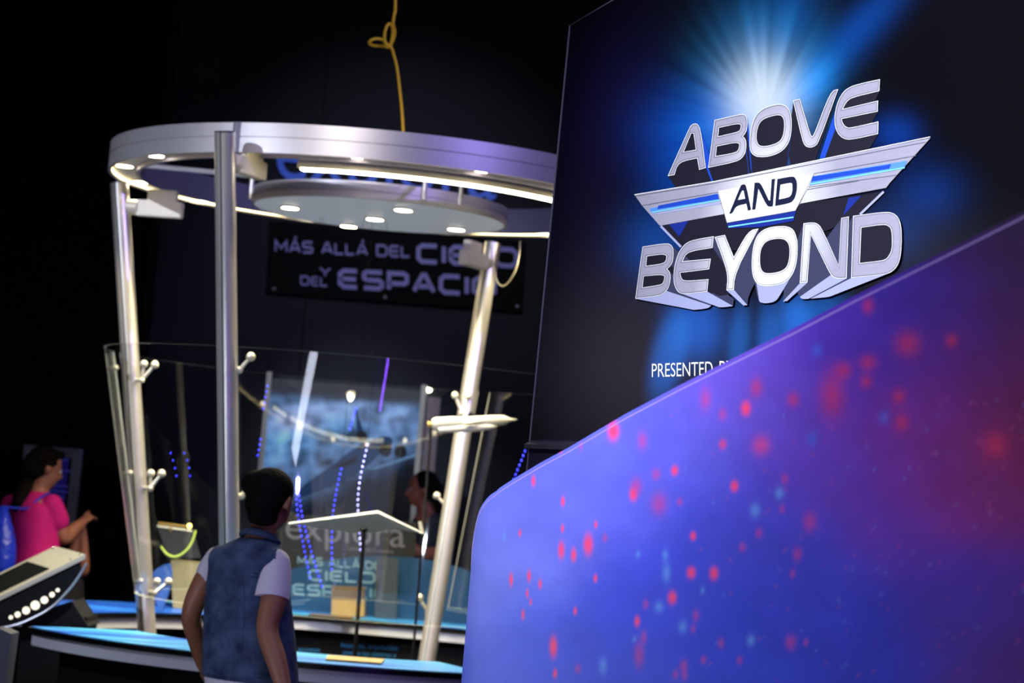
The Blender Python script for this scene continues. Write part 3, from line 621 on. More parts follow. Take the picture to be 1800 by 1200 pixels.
# curved glass shields between the posts
azs = [math.degrees(math.atan2(t.y - KY, t.x - KX)) for _, t, f in posts]; azn_ = {'left': 171.0, 'near': -116.5, 'far': 63.0, 'hidden': -27.0}
for a, b in ((-185.0, -116.5 - 1.2), (-116.5 + 1.8, -27 - 1.6), (-27 + 1.6, 63 - 1.6), (63 + 1.6, 171 - 1.6)):
    bm = bmesh.new(); N = 48; t = .010 / R
    add_revolve(bm, [(gr_b * R, GB), ((gr_b + t) * R, GB), ((gr_t + t) * R, GT), (gr_t * R, GT)], KC, math.radians(a), math.radians(b), N)
    bm.faces.ensure_lookup_table()
    for f in bm.faces:
        if min(e.calc_length() for e in f.edges) < .0115 * 1.2 and f.calc_area() < .02: f.material_index = 1
    gs = mesh_obj('glass_shield', bm, [glass, glass_edge], can, angle=.3)
    if a < -150:
        for px, py in ((204, 646), (229, 831), (247, 1021)): bm = bmesh.new(); add_ball(bm, at(px, py, 8.42 * R), .013, 12); mesh_obj('edge_button', bm, fit_m, gs)
bm = bmesh.new(); add_tube(bm, spline([at(863, 432, 11.45), at(868, 470, 11.4), at(876, 498, 11.4), at(890, 500, 11.4), at(906, 475, 11.4), at(913, 445, 11.4), at(914, 424, 11.4)]), .003, 6); mesh_obj('loose_wire', bm, mat('grey_wire', (150, 145, 130), .5), can)

# ------------------------------------------------------------------ yellow rope hanging from the ceiling
bm = bmesh.new(); YR = 9.75
rp = [at(692, -1190, YR), at(694, -200, YR), at(695, 0, YR), at(693.5, 22, YR), at(691, 42, YR), at(694, 55, YR + .02), at(691, 70, YR + .02), at(684, 83, YR), at(678, 78, YR - .02), at(676, 62, YR - .03), at(680, 46, YR - .03), at(686, 42, YR - .02), at(690, 52, YR), at(688, 72, YR + .01), at(682, 82, YR + .02), at(672, 81, YR + .02), at(656, 80, YR), at(649, 75, YR - .02), at(656, 69, YR - .03), at(670, 69, YR - .02), at(680, 77, YR - .01), at(688, 84, YR), at(692, 96, YR), at(698, 120, YR), at(703, 160, YR), at(707, 200, YR), at(710, 250, YR)]
rp[0].z = H - .01; add_tube(bm, spline(rp, 6), .0062, 8)
tag(mesh_obj('yellow_rope', bm, mat('yellow_rope', (246, 190, 16), .6, noise=.2, scale=200)), 'thin yellow rope with a loose knot hanging from the ceiling above the canopy', 'rope')

# ------------------------------------------------------------------ counters
ZC = CZ - .557 * R
def counter_art(kind):
    m = bpy.data.materials.new(kind); m.use_nodes = True; nt = m.node_tree; b = nt.nodes['Principled BSDF']; b.inputs['Roughness'].default_value = .35
    tc = nt.nodes.new('ShaderNodeTexCoord'); mp = nt.nodes.new('ShaderNodeMapping'); mp.inputs['Scale'].default_value = (.9, 5, 1); mp.inputs['Rotation'].default_value = (0, 0, .3); n = nt.nodes.new('ShaderNodeTexNoise'); n.inputs['Scale'].default_value = 1.6
    nt.links.new(tc.outputs['Object'], mp.inputs[0]); nt.links.new(mp.outputs[0], n.inputs['Vector'])
    cr = nt.nodes.new('ShaderNodeValToRGB'); e = cr.color_ramp.elements; e[0].position = .35; e[1].position = .68
    c0, c1_ = ((10, 90, 205), (90, 195, 240)) if kind != 'deep_blue_graphic' else ((20, 60, 190), (50, 130, 235))
    e[0].color = (*lin(c0), 1); e[1].color = (*lin(c1_), 1); nt.links.new(n.outputs['Fac'], cr.inputs[0]); nt.links.new(cr.outputs[0], b.inputs['Base Color']); return m
def arc_counter(name, label, r0, r1, a0, a1, art):
    t = thing(name, label, 'counter', pol((r0 + r1) / 2, (a0 + a1) / 2, 0)); A0, A1 = math.radians(a0), math.radians(a1); r0 *= R; r1 *= R
    bm = bmesh.new(); add_revolve(bm, [(r0, ZC), (r1, ZC), (r1, ZC - .022), (r0, ZC - .022)], KC, A0, A1, 48); mesh_obj('worktop', bm, blackg, t, angle=.4)
    bm = bmesh.new(); add_revolve(bm, [(r0 + .012, ZC + .001), (r1 - .012, ZC + .001), (r1 - .012, ZC + .004), (r0 + .012, ZC + .004)], KC, A0 + .01, A1 - .01, 48); mesh_obj('printed_top', bm, counter_art(art), t, angle=.4)
    bm = bmesh.new(); add_revolve(bm, [(r0 + .02, ZC - .022), (r1 - .02, ZC - .022), (r1 - .02, ZC - .075), (r0 + .02, ZC - .075)], KC, A0 + .01, A1 - .01, 48); mesh_obj('silver_apron', bm, mat('satin_apron', (206, 208, 218), .45, .15), t, angle=.4)
    bm = bmesh.new(); add_revolve(bm, [(r0 + .10, ZC - .075), (r1 - .14, ZC - .075), (r1 - .14, 0), (r0 + .10, 0)], KC, A0 + .03, A1 - .03, 48); mesh_obj('black_base', bm, black_m, t, angle=.4)
    return t

arc_counter('near_counter', 'front arc counter with bright blue printed top behind the boy', .80, 1.205, -148, -62, 'bright_blue_graphic')
arc_counter('far_counter', 'rear arc counter with blue printed top and black front under the standing boards', 1.38, 1.80, 60, 121, 'rear_blue_graphic')
arc_counter('left_counter', 'left side arc counter with deep blue printed top beside the leaning left post', 1.02, 1.56, 122, 174, 'deep_blue_graphic')

# ------------------------------------------------------------------ boards, lettering and models behind the glass
def at_map(Y, px0, px1, by0, by1, h0, h1):
    """x in 0..1 along a text line, y in cap heights -> point on the upright plane at distance Y"""
    def fn(x, y):
        px = px0 + (px1 - px0) * x; return at(px, by0 + (by1 - by0) * x - y * (h0 + (h1 - h0) * x), Y)
    return fn
def norm_text(txt):
    V, Fc = text2d(txt); xs = [v[0] for v in V]; a, b = min(xs), max(xs); Vc, _ = text2d('H'); h = max(v[1] for v in Vc)
    return [((v[0] - a) / (b - a), v[1] / h) for v in V], Fc
def stroke_line(bm, txt, fn, th=.2):
    for VF in stroke_word(txt, 0, 1, th): add_flat(bm, VF, fn)
def word_parts(txt, fn, th, m, parent):
    ribs = stroke_word(txt, 0, 1, th); i = 0
    for wd in txt.split(' '):
        n = sum(len(G[{'Á': 'A'}.get(c, c)][1]) + (c == 'Á') for c in wd); bm = bmesh.new()
        for VF in ribs[i:i + n]: add_flat(bm, VF, fn)
        i += n; mesh_obj('lettering', bm, m, parent, smooth=False)
def board(name, label, cat, pxs, Y, thick, m, smooth=False, group=None):
    """upright board whose outline is given on the plane at distance Y; its bottom reaches what carries it"""
    pts = [at(x, y, Y) for x, y in pxs]; c = sum(pts, Vector()) / len(pts); t = thing(name, label, cat, (c.x, Y + thick / 2, min(p.z for p in pts)), group)
    bm = bmesh.new(); add_extrude(bm, pts, (0, thick, 0)); mesh_obj('board', bm, m, t, smooth=False); return t
violet_ink = mat('lavender_letters', (150, 150, 215), .5)
YS = Y1 - .03
sign = board('title_banner', 'dark banner on the back wall lettered mas alla del cielo y del espacio', 'banner', [(474, 388), (924, 424), (917, 548), (468, 514)], YS, .024, mat('banner_black', (3, 3, 5), .6, spec=.1))
for txt, fn in (('MÁS ALLÁ DEL', at_map(YS - .003, 483, 721, 443, 453, 22, 21)), ('CIELO', at_map(YS - .003, 732, 911, 463, 472, 36, 37)), ('DEL', at_map(YS - .003, 528, 576, 501, 504, 17, 17)), ('Y', at_map(YS - .003, 561, 582, 486, 487, 17, 17)), ('ESPACIO', at_map(YS - .003, 594, 873, 507, 523, 36, 37))):
    word_parts(txt, fn, .22 if len(txt) in (5, 7) else .18, violet_ink, sign)
for p in ((482, 507), (677, 522), (909, 538)): bm = bmesh.new(); add_disc(bm, at(*p, YS - .004), (0, -1, 0), .010, .006, 12); mesh_obj('fixing_screw', bm, mat('steel_screw', (150, 150, 160), .4, .6), sign)
logo = thing('museum_sign', 'large blue letters reading explora high on the back wall behind the canopy', 'sign', at(680, 345, YS))
blue_sign = mat('blue_sign_letters', (70, 110, 225), .4, emit=.16, ecol=(50, 90, 220)); W7 = 'explora'; xa = [485, 545, 600, 655, 700, 742, 790, 872]  # faint glow in the letters stands in for light on the print
VF = norm_text('explora'); 
V0, F0 = VF
for ch, (a, b) in zip('explora', [(486, 552), (556, 612), (570, 645), (648, 660), (655, 740), (748, 780), (786, 872)]):
    pass
off = 0.0
full = text2d('explora')[0]; fx = [v[0] for v in full]; fa, fb = min(fx), max(fx); hH = max(v[1] for v in text2d('H')[0])
for k, ch in enumerate('explora'):
    Vp = text2d('explora'[:k + 1])[0]; Vk, Fk = text2d(ch); end = max(v[0] for v in Vp); w_ = max(v[0] for v in Vk); dx = end - w_
    fn = at_map(YS, 486, 872, 313, 351, 100, 100); bm = bmesh.new(); add_flat(bm, ([((v[0] + dx - fa) / (fb - fa), v[1] / hH) for v in Vk], Fk), fn)
    r = bmesh.ops.extrude_face_region(bm, geom=bm.faces[:]); bmesh.ops.translate(bm, vec=(0, .025, 0), verts=[v for v in r['geom'] if isinstance(v, bmesh.types.BMVert)])
    mesh_obj('letter', bm, blue_sign, logo, smooth=False)

# jet mural on its stand
YM = 15.9
mural = thing('jet_mural', 'large upright mural of a blue jet among clouds framed in aluminium', 'mural', at(610, 870, YM)); mural.location.z = 0; mural.matrix_world = Matrix.Translation(mural.location)
def mur_fn(s, t): return at(0, 0, YM) if False else Vector((mx0 + (mx1 - mx0) * s, YM, mz0 + (mz1 - mz0) * t))
mA, mB = at(476, 664, YM), at(745, 690, YM); mx0, mx1 = mA.x - .01, mB.x; mz1 = mA.z; mz0 = .02
def mural_col(px, py):
    n = pnoise(px / 26, py / 20, 21) * .6 + pnoise(px / 11, py / 9, 22) * .4; sky = blobs(px, py, (92, 122, 160), [(540, 770, 90, 26, -12, (10, 90, 130), 1), (690, 740, 40, 26, 0, (70, 70, 100), 1), (520, 740, 40, 22, 0, (120, 100, 120), 1), (600, 720, 70, 20, 0, (90, 96, 120), 1), (700, 830, 50, 14, -10, (20, 60, 150), 1)])
    col = sky * np.clip(1.5 + 2.6 * n[..., None], .10, 4)
    ln = 880 - (px - 520) * .42; k = 1 / (1 + np.exp(-(py - ln) / 9)); col = col * (1 - k[..., None]) + np.array(lin((14, 13, 20))) * k[..., None]
    head = 1 / (1 + np.exp((py - (694 + .084 * (px - 480))) / 3)); col = col * (1 - head[..., None]) + np.array(lin((62, 60, 68))) * head[..., None]
    return np.clip(col, 0, .9)
grid_art('print', mur_fn, 90, 120, mural_col, art_mat('mural_print', .5, .3, .05), mural, thick=(0, .05, 0))
def mflat(pxs, m, nm, y=.004):
    bm = bmesh.new(); add_flat(bm, fill2d([pxs]), lambda x, yy: at(x, yy, YM - y)); return mesh_obj(nm, bm, m, mural, smooth=False)
c5 = crop(420, 600, 4)
jb = mat('jet_blue', (24, 62, 104), .5); jd = mat('jet_dark', (10, 13, 20), .5); jl = mat('jet_light', (120, 160, 200), .5)  # darkest tone serves nozzles and intake, reused on the rocket fin
jet = mflat(smooth_poly(c5([(415, 1100), (420, 1030), (640, 880), (820, 740), (930, 690), (1050, 660), (1085, 690), (1075, 740), (960, 810), (900, 880), (700, 990)])), jb, 'jet_body')
mflat(c5([(815, 480), (835, 490), (872, 620), (830, 650)]), jb, 'tail_fin', .005); mflat(c5([(590, 590), (760, 680), (800, 740), (740, 720)]), jl, 'left_wing', .005); mflat(c5([(910, 900), (1290, 770), (1300, 790), (960, 900)]), jl, 'right_wing', .005)
mflat(smooth_poly(c5([(640, 890), (830, 800), (830, 850), (760, 880), (690, 890)])), jd, 'intake', .006)
for q, r in (((862, 668), 42), ((1030, 760), 46), ((1135, 770), 44)): mflat([(x, y) for x, y in c5([(q[0] + r * math.cos(k * .4), q[1] + r * math.sin(k * .4)) for k in range(16)])], jd, 'engine_nozzle', .0065)
for a, b in ((mx0, mx0), (mx1, mx1)):
    bm = bmesh.new(); add_box(bm, (a, YM, mz1 / 2 + .02), (.035, .07, mz1 + .04)); mesh_obj('frame_upright', bm, alu, mural, smooth=False)
bm = bmesh.new(); add_box(bm, (mx1 + .07, YM + .02, mz1 / 2 - .02), (.10, .04, mz1 - .04)); mesh_obj('side_strip', bm, mat('dusty_pink_strip', (120, 104, 112), .6), mural, smooth=False)

# upright boards on the far counter
zc = ZC + .004
teal = mat('teal_print', (0, 58, 96), .5, noise=.12, scale=4); YT = KY + 1.66 * R
yb = lambda x, Y: proj((at(x, 1000, Y).x, Y, zc))[1]
tb = board('teal_arch_board', 'low teal arched board on the rear counter lettered mas alla del cielo espacio', 'display board', smooth_poly([(498, 1004), (560, 986), (640, 977), (720, 978), (786, 990), (838, 1008)]) + [(838, yb(838, YT)), (498, yb(498, YT))], YT, .02, teal)
pale = mat('pale_letters', (112, 146, 164), .5)
for txt, fn in (('MÁS ALLÁ DEL', at_map(YT - .003, 523, 682, 992, 1003, 15, 15)), ('CIELO', at_map(YT - .003, 542, 660, 1020, 1026, 20, 21)), ('ESPACIO', at_map(YT - .003, 514, 684, 1045, 1054, 20, 20))):
    word_parts(txt, fn, .2, pale, tb)
for a, b in (((505, 1058), (545, 1054)), ((505, 1063), (536, 1060)), ((785, 1066), (812, 1070)), ((785, 1071), (824, 1078))): bm = bmesh.new(); add_tube(bm, [at(*a, YT - .002), at(*b, YT - .002)], .002, 5); mesh_obj('thin_rule', bm, pale, tb)
YE = KY + 1.72 * R
eb = board('dark_logo_board', 'dark board lettered explora standing behind the teal arched board', 'display board', [(496, 902), (732, 918), (724, yb(724, YE)), (484, yb(484, YE))], YE, .02, mat('charcoal_board', (16, 16, 20), .6))
wl = mat('soft_white_letters', (98, 98, 110), .5)
for k, ch in enumerate('explora'):
    Vp = text2d('explora'[:k + 1])[0]; Vk, Fk = text2d(ch); dx = max(v[0] for v in Vp) - max(v[0] for v in Vk)
    bm = bmesh.new(); add_flat(bm, ([((v[0] + dx - fa) / (fb - fa), v[1] / hH) for v in Vk], Fk), at_map(YE - .003, 502, 712, 946, 962, 46, 46)); mesh_obj('letter', bm, wl, eb, smooth=False)
bm = bmesh.new(); add_flat(bm, norm_text('Centro de Ciencias'), at_map(YE - .003, 608, 692, 966, 973, 8, 8)); mesh_obj('caption', bm, wl, eb, smooth=False)
YG = KY + 1.58 * R
board('grey_board', 'small plain grey board in front of the right side of the teal board', 'display board', [(662, 978), (700, 981), (697, yb(697, YG)), (658, yb(658, YG))], YG, .01, mat('grey_board', (56, 64, 74), .5))
YB = KY + 1.50 * R; zc += .001
wb = thing('wooden_box', 'small brown and yellow wooden box on the rear counter before the teal board', 'box', (at(612, 1060, YB).x, YB + .05, zc))
for nm, y0, y1, mm in (('lower_half', 1053, yb(612, YB), mat('yellow_wood', (166, 138, 84), .6, noise=.15, scale=30)), ('upper_half', 1030, 1053, mat('brown_wood', (104, 82, 58), .6, noise=.2, scale=30))):
    bm = bmesh.new(); add_extrude(bm, [at(583, y0, YB), at(641, y0 + 2, YB), at(640, y1 + 1, YB), at(582, y1, YB)], (0, .1, 0)); mesh_obj(nm, bm, mm, wb, smooth=False)
# counter front lettering
tx_ = mat('counter_text', (40, 130, 190), .5)
rb = 1.38 * R + .10 - .002
def on_base(px, py):
    d = P2(px, py); a = d.x * d.x + d.y * d.y; b = -2 * (d.x * KX + d.y * KY); c = KX * KX + KY * KY - rb * rb; t = (-b + math.sqrt(b * b - 4 * a * c)) / (2 * a)
    return Vector((d.x * t, d.y * t, CZ + d.z * t))
fc = bpy.data.objects['far_counter']
for txt, x0, x1, y0, y1, h in (('Atención, tripulación:', 598, 700, 1137, 1143, 8), ('¡revisen los sistemas y', 602, 696, 1150, 1155, 8), ('acceso', 524, 562, 1144, 1146, 8)):
    bm = bmesh.new(); add_flat(bm, norm_text(txt), lambda x, y: on_base(x0 + (x1 - x0) * x, y0 + (y1 - y0) * x - y * h)); mesh_obj('front_text', bm, tx_, fc, smooth=False)
def lay_strip(name, label, pxs, th, m, z):
    bm = bmesh.new(); pts = [onz(x, y, z) for x, y in pxs]; add_extrude(bm, pts, (0, 0, th)); tag(mesh_obj(name, bm, m, smooth=False), label, 'strip')
lay_strip('flat_strip', 'pale yellow strip lying on the blue front counter', [(572, 1161), (670, 1168), (676, 1161), (576, 1154)], .008, MATS['yellow_wood'], ZC + .0045)  # thin flat yellow strip on the counter top
lay_strip('flat_strip', 'thin brown strip lying on the rear counter', [(542, 1081), (618, 1088), (622, 1085), (548, 1079)], .006, MATS['brown_wood'], ZC + .0045)

# model rocket on a rod
YK = KY + .05
ro = thing('model_rocket', 'white model rocket lying level on a thin dark rod inside the glass', 'model', (at(757, 1100, YK).x, YK, 0))
ta, tb_ = at(760, 746, YK), at(909, 737, YK); ax = (tb_ - ta).normalized(); L = (tb_ - ta).length
def rev_axis(bm, prof, o, ax, seg=24):
    q = ax.to_track_quat('Z', 'Y').to_matrix(); rings = []
    for t, r in prof: rings.append([bm.verts.new(o + q @ Vector((r * math.cos(2 * PI * k / seg), r * math.sin(2 * PI * k / seg), t))) for k in range(seg)])
    for a, b in zip(rings[:-1], rings[1:]):
        for k in range(seg): bm.faces.new((a[k], a[(k + 1) % seg], b[(k + 1) % seg], b[k]))
    bm.faces.new(rings[0][::-1]); bm.faces.new(rings[-1])
rw = mat('rocket_white', (186, 184, 174), .5)
bm = bmesh.new(); rev_axis(bm, [(0, .026), (.02, .032), (.10, .032), (.125, .026), (.27, .027), (.33, .023), (L - .03, .008), (L, .001)], ta, ax); mesh_obj('rocket_body', bm, rw, ro)
bm = bmesh.new(); rev_axis(bm, [(-.022, .018), (-.006, .012), (.004, .020)], ta, ax); mesh_obj('nozzle', bm, mat('brass', (200, 170, 100), .3, .8), ro)
bm = bmesh.new(); rev_axis(bm, [(.03, .014), (.20, .018), (.27, .012), (.30, .002)], ta + Vector((0, -.02, -.028)), ax); mesh_obj('booster', bm, mat('rocket_grey', (190, 188, 182), .45), ro)
bm = bmesh.new(); q = ta + ax * .15; add_extrude(bm, [q + Vector((0, 0, .02)), q + ax * .07 + Vector((0, 0, .024)), q + ax * .02 + Vector((0, 0, .05))], (0, .004, 0)); mesh_obj('fin', bm, MATS['jet_dark'], ro, smooth=False)
bm = bmesh.new(); add_extrude(bm, [q + Vector((0, -.03, 0)), q + ax * .09 + Vector((0, -.03, 0)), q + ax * -.01 + Vector((0, -.1, -.01))], (0, 0, .004)); mesh_obj('wing', bm, rw, ro, smooth=False)
rodm = mat('dark_rod', (20, 18, 18), .4, .3)
def rod(parent, a, b, r=.006):
    f = b.copy(); d = (b - a) / (b.z - a.z); f = a + d * (0 - a.z); bm = bmesh.new(); add_tube(bm, [f, a], r, 8); mesh_obj('stand_rod', bm, rodm, parent)
    bm = bmesh.new(); add_disc(bm, (f.x, f.y, .006), (0, 0, 1), .09, .012); mesh_obj('stand_base', bm, rodm, parent)
rod(ro, at(758, 752, YK), at(726, 1150, YK))
# flying wing model
YW = KY - .25
wm = thing('model_glider', 'pale grey model flying wing on a dark rod inside the glass', 'model', (at(632, 1100, YW).x, YW, 0))
bm = bmesh.new()
wt = [bm.verts.new(at(x, y, YW + dy)) for x, y, dy in ((507, 920, 0), (664, 901, -.14), (744, 938, -.02), (700, 929, .06), (651, 936, .16), (621, 936, .18), (595, 932, .12))]
wbm = [bm.verts.new(v.co + Vector((0, d * .6, d))) for v, d in zip(wt, (.004, .010, .004, .012, .02, .02, .014))]
bm.faces.new(wt); bm.faces.new(wbm[::-1])
for i in range(7): bm.faces.new((wt[i], wbm[i], wbm[(i + 1) % 7], wt[(i + 1) % 7]))
bmesh.ops.triangulate(bm, faces=bm.faces[:]); mesh_obj('wing_body', bm, mat('glider_white', (246, 248, 244), .5), wm, smooth=False)
bm = bmesh.new(); p = at(738, 936, YW + .09); add_extrude(bm, [p, p + Vector((.015, .05, .0)), p + Vector((-.002, .05, .05)), p + Vector((-.012, .01, .05))], (.003, 0, 0)); mesh_obj('winglet', bm, rw, wm, smooth=False)
bm = bmesh.new(); add_ball(bm, at(640, 930, YW - .1), (.018, .03, .012), 12); mesh_obj('canopy_bubble', bm, blackg, wm)
rod(wm, at(640, 930, YW - .06), at(624, 1150, YW - .06), .009)

# strings of blue leds hanging inside the glass
ledb = mat('blue_led', (60, 60, 255), emit=3.4, ecol=(40, 50, 255)); ledw = mat('pale_blue_led', (190, 190, 255), emit=5, ecol=(150, 150, 255)); cabm = mat('black_cable', (2, 2, 2), .9, spec=0)
bmL = bmesh.new(); bmesh.ops.create_icosphere(bmL, subdivisions=1, radius=1); meL = {}
for q in (ledb, ledw):
    me_ = bpy.data.meshes.new('led'); bmL.to_mesh(me_); me_.materials.append(q); meL[q.name] = me_
bmL.free()
def led_string(label, pts, Y, m, n, r=.0036):
    dense = spline([at(x, y, Y) for x, y in pts], 20); L_ = [0]
    for a, b in zip(dense[:-1], dense[1:]): L_.append(L_[-1] + (b - a).length)
    t = thing('led_string', label, 'light string', dense[-1], 'blue light strings inside the glass'); top_ = dense[0].copy(); top_.z = ZB + .01; ang = math.atan2(top_.y - KY, top_.x - KX)
    d0 = dense[0]; rr_ = math.hypot(d0.x - KX, d0.y - KY); an_ = math.atan2(d0.y - KY, d0.x - KX)
    hang = Vector((d0.x, d0.y, hd - .001)) if rr_ < rd - .03 else Vector((KX + .893 * R * math.cos(an_), KY + .893 * R * math.sin(an_), ZB - .001))
    bm = bmesh.new(); add_tube(bm, [hang] + dense[::2], .0008, 5); mesh_obj('cable', bm, cabm, t)
    for k in range(n):
        s = L_[-1] * k / (n - 1); i = min(len(L_) - 2, max(0, int(np.searchsorted(L_, s)) - 1)); f = (s - L_[i]) / (L_[i + 1] - L_[i] + 1e-9); c = dense[i].lerp(dense[i + 1], f)
        o = bpy.data.objects.new('led', meL[m.name]); C.objects.link(o); o.parent = t; o.matrix_parent_inverse = t.matrix_world.inverted(); o.matrix_world = Matrix.LocRotScale(c, None, (r, r, r * 1.9))
LY = KY + .22
led_string('blue light string at upper left of the front glass', [(470, 678), (467, 696), (463, 718)], LY, ledb, 5, .003)
led_string('short blue light string just above the boy head', [(458, 772), (456, 785), (453, 800)], LY, ledb, 4, .003)
led_string('short blue light string above the jet tail', [(626, 718), (621, 734), (615, 754)], LY, ledb, 6)
led_string('brightest pale blue light string in the middle of the glass', [(646, 782), (634, 835), (629, 880), (631, 920), (635, 985)], LY, ledw, 22)
led_string('blue light string just left of the brightest one', [(600, 824), (590, 870), (584, 920), (583, 1000)], LY, ledb, 20)
led_string('left one of the two blue light strings by the boy face', [(522, 840), (521, 880), (528, 930), (545, 1015)], LY, ledb, 20)
led_string('right one of the two blue light strings by the boy face', [(525, 862), (531, 905), (546, 965), (566, 1030)], LY, ledb, 20)
led_string('blue light string at the right beside the curved partition', [(926, 784), (916, 810), (903, 842)], LY, ledb, 8)
led_string('faint blue light string seen through the left glass', [(300, 796), (306, 815), (310, 836)], LY, ledb, 4, .0024)
led_string('faint blue light string nearer the front post in the left glass', [(324, 796), (331, 815), (334, 836)], LY, ledb, 4, .0024)

# light tubes on stands just outside the picture; the glass mirrors them
def light_tube(name, label, a, b, r, m, cat='lamp'):
    foot = Vector((b.x, b.y, 0)); t = thing(name, label, cat, foot); bm = bmesh.new(); add_tube(bm, [a, b], r, 16); mesh_obj('tube', bm, m, t)
    bm = bmesh.new(); add_tube(bm, [b + (b - a).normalized() * .0, foot + Vector((0, 0, .01))], .012, 8); mesh_obj('stand', bm, black_m, t)
    bm = bmesh.new(); add_disc(bm, foot + Vector((0, 0, .008)), (0, 0, 1), .14, .016); mesh_obj('stand_base', bm, black_m, t)
light_tube('white_light_tube', 'thick white light tube on a floor stand left of the boy', Vector((-1.62, 6.55, 1.14)), Vector((-2.12, 6.93, .42)), .085, mat('white_tube', (230, 236, 255), emit=14, ecol=(225, 232, 255)))
light_tube('violet_light_tube', 'thin violet light tube on a floor stand by the title panel', Vector((.10, 6.82, 1.17)), Vector((-.02, 6.89, .77)), .022, mat('violet_tube', (150, 90, 255), emit=30, ecol=(135, 75, 255)))

# items seen through the left glass
plth = thing('beige_plinth', 'beige plinth with a dark tilted monitor seen through the left glass', 'plinth', (at(328, 1050, 11.75).x, 11.85, ZC + .004))
bm = bmesh.new(); Yp = 11.75; add_extrude(bm, [at(300, 984, Yp), at(351, 990, Yp), at(358, yb(358, Yp), Yp), at(304, yb(304, Yp), Yp)], (0, .18, 0)); mesh_obj('plinth_body', bm, mat('beige_board', (150, 138, 100), .6), plth, smooth=False)
bm = bmesh.new(); mp_ = [at(276, 924, Yp), at(338, 933, Yp), at(352, 980, Yp), at(296, 982, Yp)]; add_extrude(bm, mp_, (0, .03, 0)); mo = mesh_obj('monitor', bm, mat('grey_screen', (52, 54, 56), .3), plth, smooth=False)
bm = bmesh.new(); add_tube(bm, [mp_[0], mp_[1]], .005, 6); mesh_obj('monitor_edge', bm, cream, mo)
bm = bmesh.new(); add_tube(bm, [at(278, 919, Yp), at(334, 926, Yp)], .006, 8); add_tube(bm, [at(300, 921, Yp), at(300, 934, Yp)], .006, 8); mesh_obj('reading_lamp', bm, mat('brass_bar', (150, 120, 60), .4, .5), plth)
bm = bmesh.new(); add_ball(bm, at(333, 924, Yp), .012, 12); mesh_obj('lamp_bulb', bm, mat('yellow_bulb', (255, 225, 120), emit=6, ecol=(255, 220, 110)), plth)
bm = bmesh.new(); add_tube(bm, spline([at(283, 960, Yp - .03), at(293, 973, Yp - .03), at(308, 978, Yp - .03), at(324, 970, Yp - .03), at(337, 953, Yp - .03), at(344, 932, Yp - .03)]), .005, 8)
mesh_obj('bar_reflection', bm, mat('reflection_yellow_green', (190, 210, 90), emit=.55, ecol=(180, 205, 80)), plth)  # glowing arc shaped as the light bar's reflection in the glass
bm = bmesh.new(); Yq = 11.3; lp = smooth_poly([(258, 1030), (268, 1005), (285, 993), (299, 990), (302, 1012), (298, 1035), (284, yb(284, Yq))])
add_extrude(bm, [at(x, y, Yq + .001 * (x - 258)) for x, y in lp], (.004, .01, 0)); tag(mesh_obj('blue_flare', bm, mat('flare_blue', (60, 100, 190), .3, noise=.4, scale=12), smooth=False), 'blue lens flare built as a small curved piece by the left post', 'flare')  # lens flare given a body as a curved blue piece

# ------------------------------------------------------------------ slanted console at the left edge
YC = 10.0
con = thing('slanted_console', 'slanted silver and dark console with a row of round white lights at left edge', 'console', (at(20, 1190, YC).x, YC + .2, 0))
c9 = crop(0, 940, 4.615)
side = c9([(640, 226), (660, 245), (662, 285), (630, 345), (560, 440), (430, 572), (280, 662), (100, 730), (-120, 755), (-420, 740), (-420, 800 + 20)]); side = c9([(640, 226), (660, 245), (662, 285), (630, 345), (560, 440), (430, 572), (280, 662), (100, 730), (-120, 755), (-420, 700)])
back = Vector((-.02, .55, 0)); bshift = Vector((at(93, 970, YC + .55) - at(147, 985, YC))); bshift.y = .55
bm = bmesh.new(); add_extrude(bm, [at(x, y, YC) for x, y in side], bshift); mesh_obj('console_body', bm, mat('console_navy', (4, 5, 11), .6, spec=.2), con, smooth=False)
rim = c9([(-420, 715), (640, 214), (672, 236), (690, 235)]); 
bm = bmesh.new(); add_tube(bm, spline([at(x, y, YC - .004) for x, y in c9([(700, 228), (668, 290), (630, 350), (560, 445), (430, 578), (280, 668), (100, 738), (-120, 762), (-300, 750)])], 5), .006, 8); mesh_obj('lower_rim', bm, mat('satin_rim', (150, 152, 160), .35, .6), con)
tpl = [at(x, y, YC - .01) for x, y in c9([(690, 196), (-420, 762 - 20)])]; tpl = [at(150, 982, YC - .01), at(-92, 1100, YC - .01)]
nt_ = Vector((0, 0, .02))
bm = bmesh.new(); add_extrude(bm, [tpl[0], tpl[1], tpl[1] + bshift, tpl[0] + bshift], nt_); mesh_obj('top_plate', bm, mat('satin_top_plate', (190, 188, 172), .4, .3), con, smooth=False)
dd = tpl[1] - tpl[0]
bm = bmesh.new(); sq = [tpl[0] + dd * .24 + bshift * .12, tpl[0] + dd * .95 + bshift * .12, tpl[0] + dd * .95 + bshift * .88, tpl[0] + dd * .24 + bshift * .88]; add_extrude(bm, [p + nt_ + Vector((0, 0, .001)) for p in sq], (0, 0, .004)); mesh_obj('touch_screen', bm, mat('dark_screen_glass', (30, 34, 34), .08), con, smooth=False)
for x, y, r in ((88, 668, 16), (143, 645, 23), (212, 612, 30), (286, 570, 36), (360, 527, 29), (422, 484, 21), (468, 447, 15)):
    (px, py), = c9([(x, y)]); bm = bmesh.new(); add_disc(bm, at(px, py, YC - .003), (0, -1, 0), r / 4.615 * YC / F, .006, 24); mesh_obj('indicator_light', bm, mat('white_indicator', (255, 246, 220), emit=.85, ecol=(255, 244, 214)), con)
bm = bmesh.new(); add_box(bm, at(95, 971, YC + .5) + Vector((0, 0, .0)), (.001, .001, .001)); bm.free()
